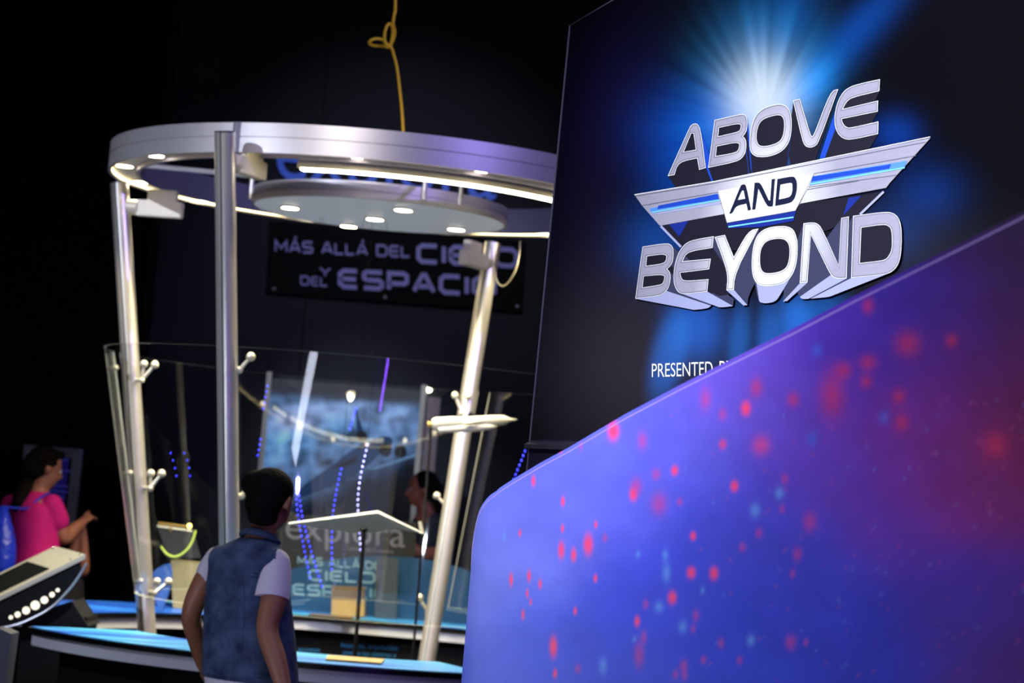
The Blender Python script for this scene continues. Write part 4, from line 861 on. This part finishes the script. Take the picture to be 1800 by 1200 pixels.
for (x, y) in ((385, 168), (600, 216), (675, 192)):
    (px, py), = c9([(x, y)]); 
    k = .02 if x != 385 else .95
    bm = bmesh.new(); add_ball(bm, tpl[0] + dd * (.02 if x == 675 else .09 if x == 600 else .03) + bshift * (.08 if x != 385 else .92) + nt_, .006, 10); mesh_obj('rivet', bm, chrome, con)
bm = bmesh.new(); pb = [at(x, y, YC + .05) for x, y in ((15, 1100), (150, 1060), (165, 1110), (200, 1110))]; cx0 = at(20, 1100, YC).x; cx1 = at(200, 1100, YC).x
zt_ = at(100, 1082, YC).z; add_box(bm, ((cx0 + cx1) / 2 - .05, YC + .2, (zt_) / 2), (cx1 - cx0 - .16, .26, zt_)); mesh_obj('pedestal', bm, black_m, con, smooth=False)
bm = bmesh.new(); add_extrude(bm, [at(x, y, YC + .04) for x, y in ((80, 1070), (126, 1056), (145, 1086), (155, 1101), (60, 1101))], (0, .3, 0)); mesh_obj('neck_bracket', bm, mat('console_dark_grey', (9, 11, 17), .6, spec=.2), con, smooth=False)
for a, b in (((88, 1098), (123, 1104)), ((86, 1123), (121, 1133))):
    bm = bmesh.new(); p = at(*a, YC + .06); q = at(*b, YC + .06); add_box(bm, (p + q) / 2, (abs(q.x - p.x), .012, abs(q.z - p.z) + .004), 0, .002); hp = mesh_obj('hinge_plate', bm, mat('hinge_steel', (96, 100, 112), .4, .5), con, smooth=False)
    bm = bmesh.new()
    for f in (.15, .85): add_disc(bm, p.lerp(q, f) + Vector((0, -.008, 0)), (0, -1, 0), .008, .006, 12)
    mesh_obj('bolt_pair', bm, black_m, hp)
tray = thing('grey_cabinet', 'dark slate cabinet corner below the slanted console', 'cabinet', (at(0, 1200, 8.7).x - .1, 8.9, 0))
bm = bmesh.new(); pt = [at(-60, 1100, 8.75), at(2, 1106, 8.75), at(20, 1114, 8.75), at(10, 1190, 8.75)]; p0 = [Vector((p.x, p.y, p.z)) for p in pt[:3]] + [Vector((pt[2].x - .03, 8.75, 0)), Vector((pt[0].x, 8.75, 0))]
add_extrude(bm, p0, (0, .14, 0)); mesh_obj('cabinet_body', bm, mat('slate_cabinet', (52, 56, 78), .5), tray, smooth=False)

# ------------------------------------------------------------------ people
def add_loft(bm, secs, seg=24):
    """secs: (centre, half width along right axis, half depth, yaw) from bottom to top"""
    rings = []
    for c, a, b, yaw in secs:
        r = Vector((math.cos(yaw), -math.sin(yaw), 0)); f = Vector((math.sin(yaw), math.cos(yaw), 0)); ring = []
        for k in range(seg):
            t = 2 * PI * k / seg; ct, st = math.cos(t), math.sin(t); e = .85
            ring.append(bm.verts.new(Vector(c) + r * (a * math.copysign(abs(ct) ** e, ct)) + f * (b * math.copysign(abs(st) ** e, st))))
        rings.append(ring)
    for A, B in zip(rings[:-1], rings[1:]):
        for k in range(seg): bm.faces.new((A[k], A[(k + 1) % seg], B[(k + 1) % seg], B[k]))
    bm.faces.new(rings[0][::-1]); bm.faces.new(rings[-1])
def sec_spline(secs, n=4):
    V = spline([(*s[0],) for s in secs], n); Wd = spline([(s[1], s[2], s[3]) for s in secs], n)
    return [(v, w_.x, w_.y, w_.z) for v, w_ in zip(V, Wd)]
def add_limb(bm, pts, rad, n=6, seg=14):
    P_ = spline(pts, n); R_ = spline([(r, 0, 0) for r in rad], n); add_tube(bm, P_, [q.x for q in R_], seg)
    add_ball(bm, P_[0], R_[0].x * .98, 12); add_ball(bm, P_[-1], R_[-1].x * .98, 12)
def remesh(name, bm, m, parent, voxel=.007, smooth=6, bumps=0.0):
    bmesh.ops.recalc_face_normals(bm, faces=bm.faces); me = bpy.data.meshes.new('tmp'); bm.to_mesh(me); bm.free()
    o = bpy.data.objects.new('tmp', me); C.objects.link(o); md = o.modifiers.new('r', 'REMESH'); md.mode = 'VOXEL'; md.voxel_size = voxel
    sm = o.modifiers.new('s', 'SMOOTH'); sm.factor = .5; sm.iterations = smooth
    dg = bpy.context.evaluated_depsgraph_get(); me2 = bpy.data.meshes.new_from_object(o.evaluated_get(dg)); bpy.data.objects.remove(o)
    if bumps:
        co = np.zeros(len(me2.vertices) * 3); me2.vertices.foreach_get('co', co); co = co.reshape(-1, 3); c = co.mean(0)
        n = np.sin(co[:, 0] * 140 + 3 * np.sin(co[:, 2] * 90)) * np.sin(co[:, 1] * 130 + 2 * np.sin(co[:, 0] * 80)) ; d = co - c; d /= np.linalg.norm(d, axis=1)[:, None] + 1e-9
        me2.vertices.foreach_set('co', (co + d * (n * bumps)[:, None]).ravel())
    me2.name = name; me2.materials.clear(); me2.materials.append(m)
    for p in me2.polygons: p.use_smooth = True
    ob_ = bpy.data.objects.new(name, me2); C.objects.link(ob_); ob_.parent = parent; ob_.matrix_parent_inverse = parent.matrix_world.inverted(); return ob_
def add_hand(bm, wrist, d, nrm, s=1.0, curl=.5, thumb=1):
    """palm and five fingers; d points along the hand, nrm out of the palm"""
    d = Vector(d).normalized(); nrm = (Vector(nrm) - d * Vector(nrm).dot(d)).normalized(); sd = d.cross(nrm) * thumb
    q = Matrix((sd, d, nrm)).transposed(); add_ball(bm, wrist + d * .045 * s, (.036 * s, .05 * s, .016 * s), 14, q)
    for i, (off, L_) in enumerate(((.027, .066), (.009, .075), (-.009, .070), (-.026, .055))):
        p = wrist + d * (.082 - abs(off) * .25) * s + sd * off * s; pts = [p]; a = curl * .35
        for k in range(3):
            seg_ = L_ * (.45, .32, .25)[k] * s; a += curl * .45; pts.append(pts[-1] + (d * math.cos(a) + nrm * math.sin(a)) * seg_)
        add_tube(bm, pts, [.0085 * s, .008 * s, .0075 * s, .006 * s], 8); add_ball(bm, pts[-1], .006 * s, 8)
    p = wrist + d * .025 * s + sd * .028 * s; p2 = p + (sd * .7 + d * .6 + nrm * .25).normalized() * .035 * s; p3 = p2 + (sd * .2 + d * .85 + nrm * .45).normalized() * .028 * s
    add_tube(bm, [p, p2, p3], [.011 * s, .0095 * s, .0075 * s], 8); add_ball(bm, p3, .0075 * s, 8)
def axes(yaw, tilt=0.0):
    f = Vector((math.sin(yaw) * math.cos(tilt), math.cos(yaw) * math.cos(tilt), -math.sin(tilt))); r = Vector((math.cos(yaw), -math.sin(yaw), 0)); return r, f, r.cross(f)
def add_head(bm, c, yaw, s=1.0, tilt=0.0):
    """c is the middle of the skull; head about .22 m tall at s = 1"""
    r, f, u = axes(yaw, tilt); q = Matrix((r, f, u)).transposed(); P_ = lambda x, y, z: c + (r * x + f * y + u * z) * s
    add_ball(bm, P_(0, -.005, .025), (.074 * s, .092 * s, .085 * s), 20, q); add_ball(bm, P_(0, .028, -.03), (.058 * s, .062 * s, .075 * s), 18, q)
    add_ball(bm, P_(0, .048, -.078), (.034 * s, .032 * s, .026 * s), 14, q)
    add_tube(bm, [P_(0, .088, .012), P_(0, .106, -.022), P_(0, .088, -.034)], [.009 * s, .014 * s, .010 * s], 8)
    add_ball(bm, P_(0, .084, -.056), (.022 * s, .010 * s, .007 * s), 10, q); add_ball(bm, P_(0, .082, -.064), (.019 * s, .010 * s, .006 * s), 10, q)
    for k in (-1, 1):
        add_ball(bm, P_(.030 * k, .076, .022), (.017 * s, .010 * s, .006 * s), 8, q); add_ball(bm, P_(.076 * k, -.002, -.008), (.008 * s, .019 * s, .030 * s), 12, q); add_ball(bm, P_(.083 * k, -.010, .002), (.006 * s, .012 * s, .018 * s), 10, q)
    return P_
def add_eyes(P_, parent, s=1.0):
    for k in (-1, 1):
        bm = bmesh.new(); add_ball(bm, P_(.029 * k, .080, .006), .009 * s, 10); e = mesh_obj('eye', bm, mat('eye_white', (200, 195, 190), .3), parent)
        bm = bmesh.new(); add_ball(bm, P_(.029 * k, .0855, .006), .005 * s, 8); mesh_obj('iris', bm, mat('dark_iris', (20, 14, 10), .2), e)
def shoe(parent, p, yaw, m):
    r, f, u = axes(yaw); q = Matrix((r, f, Vector((0, 0, 1)))).transposed(); bm = bmesh.new(); add_ball(bm, p + f * .05 + Vector((0, 0, .045)), (.045, .115, .042), 16, q); add_ball(bm, p + Vector((0, 0, .06)), (.04, .05, .05), 12, q)
    for v in bm.verts: v.co.z = max(v.co.z, .003)
    mesh_obj('shoe', bm, m, parent)
skin = mat('brown_skin', (150, 98, 74), .5, noise=.08, scale=30); skin2 = mat('warm_skin', (156, 100, 78), .5, noise=.08, scale=30); hairm = mat('black_hair', (8, 6, 6), .8, spec=.15, noise=.4, scale=120, stretch=(1, 1, .15), bump=.5)
hair2 = mat('dark_brown_hair', (14, 9, 7), .85, spec=.1, noise=.5, scale=120, stretch=(1, 1, .1), bump=.5)
def denim():
    m = bpy.data.materials.new('denim'); m.use_nodes = True; nt = m.node_tree; b = nt.nodes['Principled BSDF']; b.inputs['Roughness'].default_value = .85; b.inputs['Specular IOR Level'].default_value = .15
    tc = nt.nodes.new('ShaderNodeTexCoord'); n = nt.nodes.new('ShaderNodeTexNoise'); n.inputs['Scale'].default_value = 16; n.inputs['Detail'].default_value = 6; nt.links.new(tc.outputs['Object'], n.inputs['Vector'])
    cr = nt.nodes.new('ShaderNodeValToRGB'); e = cr.color_ramp.elements; e[0].position = .3; e[0].color = (*lin((38, 50, 80)), 1); e[1].position = .7; e[1].color = (*lin((80, 96, 128)), 1); nt.links.new(n.outputs['Fac'], cr.inputs[0]); nt.links.new(cr.outputs[0], b.inputs['Base Color'])
    wv = nt.nodes.new('ShaderNodeTexNoise'); wv.inputs['Scale'].default_value = 45; nt.links.new(tc.outputs['Object'], wv.inputs['Vector']); bp = nt.nodes.new('ShaderNodeBump'); bp.inputs['Strength'].default_value = .35; bp.inputs['Distance'].default_value = .01
    nt.links.new(wv.outputs['Fac'], bp.inputs['Height']); nt.links.new(bp.outputs[0], b.inputs['Normal']); return m
denim_m = denim(); tee = mat('white_tee', (214, 208, 224), .8, spec=.2); trouser = mat('dark_trousers', (26, 28, 40), .85, spec=.2, noise=.15, scale=60); shoem = mat('dark_shoe', (30, 30, 34), .6)

# the boy in the denim vest
BY = 8.0
boy = thing('person', 'boy with short black hair in sleeveless denim vest over a white tee, seen from behind', 'person', (at(440, 1100, BY).x, BY, 0)); boy_x = boy.location.x
yw = math.radians(28); r_, f_, u_ = axes(yw)
S = lambda px, py, a, b, dy=0, y=yw: (at(px, py, BY + dy), a, b, y)
Lsh, Rsh = at(381, 990, BY + .07), at(484, 996, BY - .07)
Lel, Rel = at(336, 1082, BY + .08), at(470, 1105, BY - .14); Lwr, Rwr = at(356, 1168, BY + .20), at(500, 1212, BY - .22)
hipc = at(438, 1215, BY)
bm = bmesh.new()
add_loft(bm, sec_spline([S(438, 1290, .13, .095), S(438, 1210, .14, .10), S(437, 1120, .135, .095), S(436, 1040, .135, .095), S(438, 985, .125, .08), S(450, 958, .07, .06), S(458, 940, .042, .045)]))
HC = at(477, 879, BY); add_limb(bm, [at(456, 955, BY), at(465, 925, BY + .01), at(470, 900, BY + .01)], [.05, .046, .046])
hy = math.radians(26); PH = add_head(bm, HC, hy, .98, .12)
add_limb(bm, [Lsh, (Lsh + Lel) / 2 + Vector((-.01, -.01, 0)), Lel, (Lel + Lwr) / 2, Lwr], [.047, .043, .036, .034, .024]); add_limb(bm, [Rsh, (Rsh + Rel) / 2 + Vector((.01, -.01, 0)), Rel, (Rel + Rwr) / 2, Rwr], [.05, .047, .039, .037, .026])
add_hand(bm, Lwr, (Vector(Lwr) - Lel) * 1 + f_ * .05, r_, .85, .6, -1); add_hand(bm, Rwr, (Vector(Rwr) - Rel) + f_ * .02, -r_, .85, .6, 1)
feet = []
for s in (-1, 1):
    hp = hipc + r_ * (.075 * s) + Vector((0, 0, -.08)); kn = Vector((hp.x + .02 * s * r_.x, hp.y + .02, .44)) + f_ * .02; an = Vector((kn.x, kn.y - .02, .08)); add_limb(bm, [hp, (hp + kn) / 2, kn, (kn + an) / 2 - f_ * .012, an], [.082, .075, .055, .052, .036]); feet.append(an)
remesh('body', bm, skin, boy, .007)
bm = bmesh.new(); add_ball(bm, at(475, 862, BY), (.084, .096, .082), 24); add_ball(bm, at(464, 886, BY - .012), (.068, .084, .060), 20); add_ball(bm, at(449, 850, BY - .01), (.052, .06, .05), 16); add_ball(bm, at(462, 908, BY - .02), (.056, .062, .035), 16)
r2, f2, u2 = axes(hy, .12); q2 = Matrix((r2, f2, u2)).transposed()
remesh('hair', bm, hairm, boy, .006, 5, .0009)
add_eyes(PH, boy, .98)
bm = bmesh.new()
add_loft(bm, sec_spline([S(440, 1196, .178, .13), S(439, 1150, .172, .128), S(437, 1090, .165, .122), S(436, 1040, .155, .115), S(436, 1005, .146, .108), S(437, 985, .150, .104), S(440, 968, .128, .09), S(449, 955, .088, .074), S(455, 946, .066, .064)]))
add_ball(bm, Lsh + Vector((.016, 0, .012)), (.056, .062, .056), 16); add_ball(bm, Rsh + Vector((-.020, .012, .014)), (.058, .064, .056), 16)
vest = remesh('denim_vest', bm, denim_m, boy, .008, 5)
bm = bmesh.new(); col = []
for k in range(25):
    t = 2 * PI * k / 24; col.append(at(457, 948, BY) + r_ * (.067 * math.cos(t)) + f_ * (.066 * math.sin(t)) + Vector((0, 0, .004 - .020 * math.sin(t))))
add_tube(bm, col, .009, 10); add_tube(bm, [p + Vector((0, 0, .012)) * 1 + (at(457, 948, BY) - p) * .12 for p in col], .006, 10); mesh_obj('collar', bm, denim_m, vest)
stitch = mat('dark_stitching', (24, 32, 62), .8)
def on_vest(px, py, w_=.0):
    # point on the back of the vest seen at a pixel
    t_ = np.interp(py, [983, 1005, 1040, 1090, 1150, 1196], [0, 1, 2, 3, 4, 5]); a = np.interp(py, [964, 983, 1005, 1040, 1090, 1150, 1196], [.105, .138, .146, .155, .165, .172, .178]); b = np.interp(py, [964, 983, 1005, 1040, 1090, 1150, 1196], [.08, .096, .108, .115, .122, .128, .13]); c = at(np.interp(py, [964, 983, 1040, 1196], [446, 438, 436, 440]), py, BY)
    lo_, hi_ = BY - .35, BY + .1
    for _ in range(40):
        mid = (lo_ + hi_) / 2; p = at(px, py, mid) - c; e = abs(p.dot(r_) / a) ** 2.35 + abs(p.dot(f_) / b) ** 2.35
        if e > 1 and p.dot(f_) < .1: lo_ = mid
        else: hi_ = mid
    return at(px, py, lo_ + .002)
for pts in ([(385, 1000), (400, 998), (420, 1002), (440, 1006), (455, 1008)], [(384, 1007), (400, 1005), (420, 1009), (440, 1013), (455, 1015)], [(428, 1012), (430, 1060), (428, 1120), (426, 1180)], [(362, 1184), (395, 1189), (430, 1192), (470, 1190)]):
    bm = bmesh.new(); add_tube(bm, [on_vest(*p) for p in spline([(x, y, 0) for x, y in pts], 5) for p in [(p.x, p.y)]], .0018, 5); mesh_obj('seam', bm, stitch, vest)
for nm, sh, el, e2 in (('sleeve', Lsh, Lel, .32), ('sleeve', Rsh, Rel, .52)):
    bm = bmesh.new(); ax_ = (el - sh); p0_ = sh - ax_ * .06; p1_ = sh + ax_ * e2; add_tube(bm, [p0_, sh + ax_ * .14, p1_], [.052, .060, .062] if nm and e2 > .4 else [.05, .056, .052], 20); add_ball(bm, p0_, .05, 14); mesh_obj(nm, bm, tee, boy)
bm = bmesh.new(); add_loft(bm, [S(439, 1225, .158, .116), S(439, 1192, .168, .122)]); mesh_obj('tee_hem', bm, tee, boy)
bm = bmesh.new(); add_loft(bm, sec_spline([S(438, 1330, .15, .115), S(438, 1260, .155, .115), S(438, 1218, .15, .11)]))
for s, an in zip((-1, 1), feet):
    hp = hipc + r_ * (.078 * s) + Vector((0, 0, -.1)); kn = Vector((an.x, an.y + .02, .44)) + f_ * .01; add_limb(bm, [hp, (hp + kn) / 2, kn, (kn + an) / 2, an + Vector((0, 0, .0))], [.10, .092, .075, .068, .06])
remesh('trousers', bm, trouser, boy, .010, 4)
for an in feet: shoe(boy, Vector((an.x, an.y, 0)), yw, shoem)

# woman in pink at the left
WY = 12.5; wo = thing('person', 'woman with a dark ponytail in a pink tee carrying a blue drawstring bag', 'person', (at(60, 1000, WY).x, WY, 0))
wy = math.radians(48); r_, f_, u_ = axes(wy); W = lambda x, y, d=0.0: at(x, y, WY + d)
SW = lambda px, py, a, b: (W(px, py), a, b, wy)
wR, wL = W(92, 886, -.08), W(20, 886, .10); eR = W(112, 945, -.02); hR = W(146, 917, .16); eL = W(2, 940, .2); hL = W(140, 922, .26)
hip = W(58, 1030); bm = bmesh.new()
add_loft(bm, sec_spline([SW(58, 1060, .17, .12), SW(58, 1020, .165, .115), SW(60, 970, .135, .10), SW(60, 920, .15, .11), SW(60, 886, .155, .09), SW(65, 868, .08, .06), SW(68, 858, .05, .05)]))
add_limb(bm, [W(66, 868), W(74, 850), W(80, 835)], [.055, .05, .05]); WH = W(79, 822); PW = add_head(bm, WH, math.radians(62), 1.0, .25)
add_limb(bm, [wR, (wR + eR) / 2, eR, (eR + hR) / 2, hR], [.05, .046, .04, .036, .026]); add_limb(bm, [wL, (wL + eL) / 2, eL], [.05, .044, .036]); add_hand(bm, hR, (hR - eR), u_ * -1, .95, .7, 1)
fw_ = []
eL2 = eL; hL2 = W(30, 960, .35); add_limb(bm, [eL2, (eL2 + hL2) / 2, hL2], [.036, .034, .026]); add_hand(bm, hL2, hL2 - eL2, -r_, .95, .6, -1)
for s in (-1, 1):
    hp = hip + r_ * (.085 * s) + Vector((0, 0, -.08)); kn = Vector((hp.x, hp.y + .02, .47)); an = Vector((hp.x, hp.y, .08)); add_limb(bm, [hp, (hp + kn) / 2, kn, (kn + an) / 2, an], [.09, .08, .06, .055, .038]); fw_.append(an)
remesh('body', bm, skin2, wo, .009)
add_eyes(PW, wo)
bm = bmesh.new(); add_ball(bm, PW(0, -.022, .036), (.088, .09, .085), 22); add_ball(bm, PW(0, -.05, .0), (.078, .07, .08), 18); add_ball(bm, PW(0, .03, .085), (.06, .05, .03), 14)
pt_ = [PW(0, -.10, -.01), W(50, 846), W(42, 864, -.04), W(35, 884, -.06), W(33, 900, -.06)]; add_limb(bm, pt_, [.035, .045, .050, .044, .022]); remesh('hair', bm, hair2, wo, .008, 4, .003)
pinkm = mat('pink_tee', (190, 26, 112), .8, spec=.2, noise=.1, scale=12)
bm = bmesh.new(); add_loft(bm, sec_spline([SW(58, 1012, .185, .13), SW(59, 970, .165, .12), SW(60, 925, .168, .122), SW(60, 892, .165, .105), SW(63, 874, .11, .08), SW(67, 863, .07, .064)])); add_limb(bm, [wR, wR.lerp(eR, .5)], [.058, .064]); add_limb(bm, [wL, wL.lerp(eL, .5)], [.058, .064]); remesh('pink_tee', bm, pinkm, wo, .009, 5)
bm = bmesh.new(); add_loft(bm, sec_spline([SW(58, 1090, .175, .125), SW(58, 1040, .178, .125), SW(58, 1000, .165, .118)]))
for s, an in zip((-1, 1), fw_): hp = hip + r_ * (.085 * s) + Vector((0, 0, -.1)); kn = Vector((an.x, an.y + .02, .47)); add_limb(bm, [hp, (hp + kn) / 2, kn, an], [.10, .092, .072, .058])
remesh('trousers', bm, trouser, wo, .012, 4)
for an in fw_: shoe(wo, Vector((an.x, an.y, 0)), wy, shoem)
bag = thing('drawstring_bag', 'shiny blue drawstring bag on the back of the woman in pink', 'bag', W(16, 1000, -.2)); blue_bag = mat('blue_nylon', (24, 52, 190), .35, noise=.35, scale=14)
bm = bmesh.new(); bc = W(64, 955, .02) - f_ * .25; add_loft(bm, sec_spline([(bc + Vector((0, 0, -.19)), .10, .05, wy), (bc + Vector((0, 0, -.15)), .16, .085, wy), (bc, .15, .08, wy), (bc + Vector((0, 0, .12)), .10, .05, wy), (bc + Vector((.02, 0, .19)), .03, .025, wy)])); remesh('bag_body', bm, blue_bag, bag, .01, 3, .004)
bm = bmesh.new(); add_tube(bm, spline([bc + Vector((.02, 0, .19)), W(48, 893, -.13), W(66, 878, -.115), W(84, 868, -.07), W(95, 872, .0)]), .006, 8); mesh_obj('shoulder_cord', bm, blue_bag, bag)

# child beyond, only arms and dark hair showing
CY = 12.95; ch = thing('person', 'child in dark clothes before the woman in pink with forearms raised', 'person', (at(118, 1000, CY).x, CY, 0)); K = lambda x, y, d=0.0: at(x, y, CY + d)
bm = bmesh.new(); SC_ = lambda px, py, a, b: (K(px, py), a, b, .9)
add_loft(bm, sec_spline([SC_(112, 1110, .12, .09), SC_(112, 1060, .125, .09), SC_(112, 1010, .12, .085), SC_(112, 990, .06, .05)])); add_limb(bm, [K(112, 995), K(112, 975)], [.04, .04]); PC = add_head(bm, K(110, 962), 1.0, .85, .1)
for (s, e, h) in (((98, 1012), (118, 1000), (140, 932)), ((128, 1012), (148, 1000), (146, 930))):
    a, b, c = K(*s), K(*e, -.08), K(*h, -.10); add_limb(bm, [a, (a + b) / 2, b, (b + c) / 2, c], [.038, .035, .031, .029, .021]); add_hand(bm, c, c - b, Vector((1, 0, 0)), .8, .7, 1)
fch = []
for s in (-1, 1):
    hp = K(112, 1110) + Vector((.06 * s, 0, 0)); an = Vector((hp.x, hp.y, .07)); add_limb(bm, [hp, (hp + an) / 2, an], [.065, .05, .034]); fch.append(an)
remesh('body', bm, skin2, ch, .008); add_eyes(PC, ch, .85)
bm = bmesh.new(); add_ball(bm, PC(0, -.02, .034), (.082, .086, .076), 20); add_ball(bm, PC(0, -.04, -.01), (.07, .06, .07), 16); remesh('hair', bm, hairm, ch, .008, 4, .002)
bm = bmesh.new(); add_loft(bm, sec_spline([SC_(112, 1080, .14, .105), SC_(112, 1040, .14, .10), SC_(112, 1010, .13, .095), SC_(112, 994, .07, .06)])); remesh('dark_top', bm, mat('dark_cloth', (24, 22, 28), .85), ch, .01)
bm = bmesh.new()
for s, an in zip((-1, 1), fch): hp = K(112, 1085) + Vector((.06 * s, 0, 0)); add_limb(bm, [hp, (hp + an) / 2, an], [.078, .065, .05])
remesh('trousers', bm, trouser, ch, .012)
for an in fch: shoe(ch, Vector((an.x, an.y, 0)), .9, shoem)

# person beyond the glass on the right
QY = 14.2; pq = thing('person', 'dark haired person in dark top and jeans beyond the glass, arms held forward', 'person', (at(750, 1000, QY).x, QY, 0)); Q = lambda x, y, d=0.0: at(x, y, QY + d)
qy = math.radians(-105); r_, f_, u_ = axes(qy); SQ = lambda px, py, a, b: (Q(px, py), a, b, qy); bm = bmesh.new()
add_loft(bm, sec_spline([SQ(760, 1040, .14, .12), SQ(760, 1000, .14, .115), SQ(758, 950, .15, .12), SQ(757, 920, .16, .11), SQ(752, 902, .07, .06)])); add_limb(bm, [Q(752, 908), Q(746, 885)], [.055, .05]); PQ = add_head(bm, Q(742, 860), qy, .98, .15)
for sgn, e, h in ((1, (770, 968), (702, 962)), (-1, (748, 972), (690, 952))):
    a = Q(757, 916) + r_ * (.17 * sgn); b = Q(*e) + r_ * (.15 * sgn); c = Q(*h) + r_ * (.06 * sgn); add_limb(bm, [a, (a + b) / 2, b, (b + c) / 2, c], [.052, .046, .04, .036, .026]); add_hand(bm, c, c - b, Vector((0, 0, -1)), .95, .5, sgn)
fq = []
for s in (-1, 1):
    hp = Q(760, 1040) + r_ * (.085 * s); an = Vector((hp.x, hp.y, .08)); kn = (hp + an) / 2; add_limb(bm, [hp, kn, an], [.09, .06, .038]); fq.append(an)
remesh('body', bm, mat('ruddy_skin', (172, 100, 78), .5), pq, .009); add_eyes(PQ, pq)
bm = bmesh.new(); add_ball(bm, PQ(0, -.025, .036), (.088, .09, .084), 20); add_ball(bm, PQ(0, -.05, -.02), (.078, .066, .09), 16); remesh('hair', bm, hairm, pq, .009, 4, .002)
bm = bmesh.new(); add_loft(bm, sec_spline([SQ(760, 1012, .16, .135), SQ(759, 960, .165, .135), SQ(757, 925, .17, .12), SQ(753, 906, .08, .07)]))
for sgn, e in ((1, (770, 968)), (-1, (748, 972))): a = Q(757, 916) + r_ * (.17 * sgn); b = Q(*e) + r_ * (.15 * sgn); add_limb(bm, [a, a.lerp(b, .6)], [.06, .058])
remesh('dark_top', bm, mat('charcoal_shirt', (40, 42, 56), .85), pq, .01)
bm = bmesh.new(); add_loft(bm, sec_spline([SQ(760, 1060, .15, .125), SQ(760, 1008, .155, .13)]))
for s, an in zip((-1, 1), fq): hp = Q(760, 1040) + r_ * (.085 * s); add_limb(bm, [hp, (hp + an) / 2, an], [.10, .078, .06])
remesh('jeans', bm, mat('blue_jeans', (50, 78, 140), .85, noise=.2, scale=20), pq, .012)
for an in fq: shoe(pq, Vector((an.x, an.y, 0)), qy, shoem)

# information display behind the woman
DY = 13.6; ds = thing('information_display', 'upright information display with silver frame and blue screen behind the woman', 'display', (at(93, 900, DY).x, DY + .05, 0))
dx0, dx1 = at(41, 800, DY).x, at(142, 800, DY).x; dz1 = at(92, 785, DY).z
fm = mat('display_silver', (120, 120, 140), .4, .5)
for x in (dx0 + .025, dx1 - .025):
    bm = bmesh.new(); add_box(bm, (x, DY + .03, dz1 / 2), (.05, .08, dz1), 0, .004); mesh_obj('upright', bm, fm, ds)
bm = bmesh.new(); add_box(bm, ((dx0 + dx1) / 2, DY + .03, dz1 - .03), (dx1 - dx0 - .1, .07, .06), 0, .004); mesh_obj('head_rail', bm, fm, ds)
bm = bmesh.new(); add_box(bm, ((dx0 + dx1) / 2, DY + .035, dz1 / 2 - .03), (dx1 - dx0 - .1, .05, dz1 - .06)); mesh_obj('back_plate', bm, black_m, ds, smooth=False)
bm = bmesh.new(); zs0, zs1 = at(92, 925, DY).z, at(92, 800, DY).z; add_box(bm, ((dx0 + dx1) / 2, DY + .006, (zs0 + zs1) / 2), (dx1 - dx0 - .14, .012, zs1 - zs0)); scn = mesh_obj('screen', bm, mat('blue_screen', (26, 26, 110), .3, emit=.16, ecol=(30, 30, 130)), ds, smooth=False)
for k, (wd, zz) in enumerate(((.16, .95), (.2, .80), (.12, .72), (.2, .58), (.2, .5), (.15, .42))):
    bm = bmesh.new(); add_box(bm, ((dx0 + dx1) / 2 + .02, DY - .001, zs0 + (zs1 - zs0) * zz), (wd, .002, .010)); mesh_obj('text_line', bm, mat('screen_line', (70, 70, 170), .3, emit=.15), scn, smooth=False)
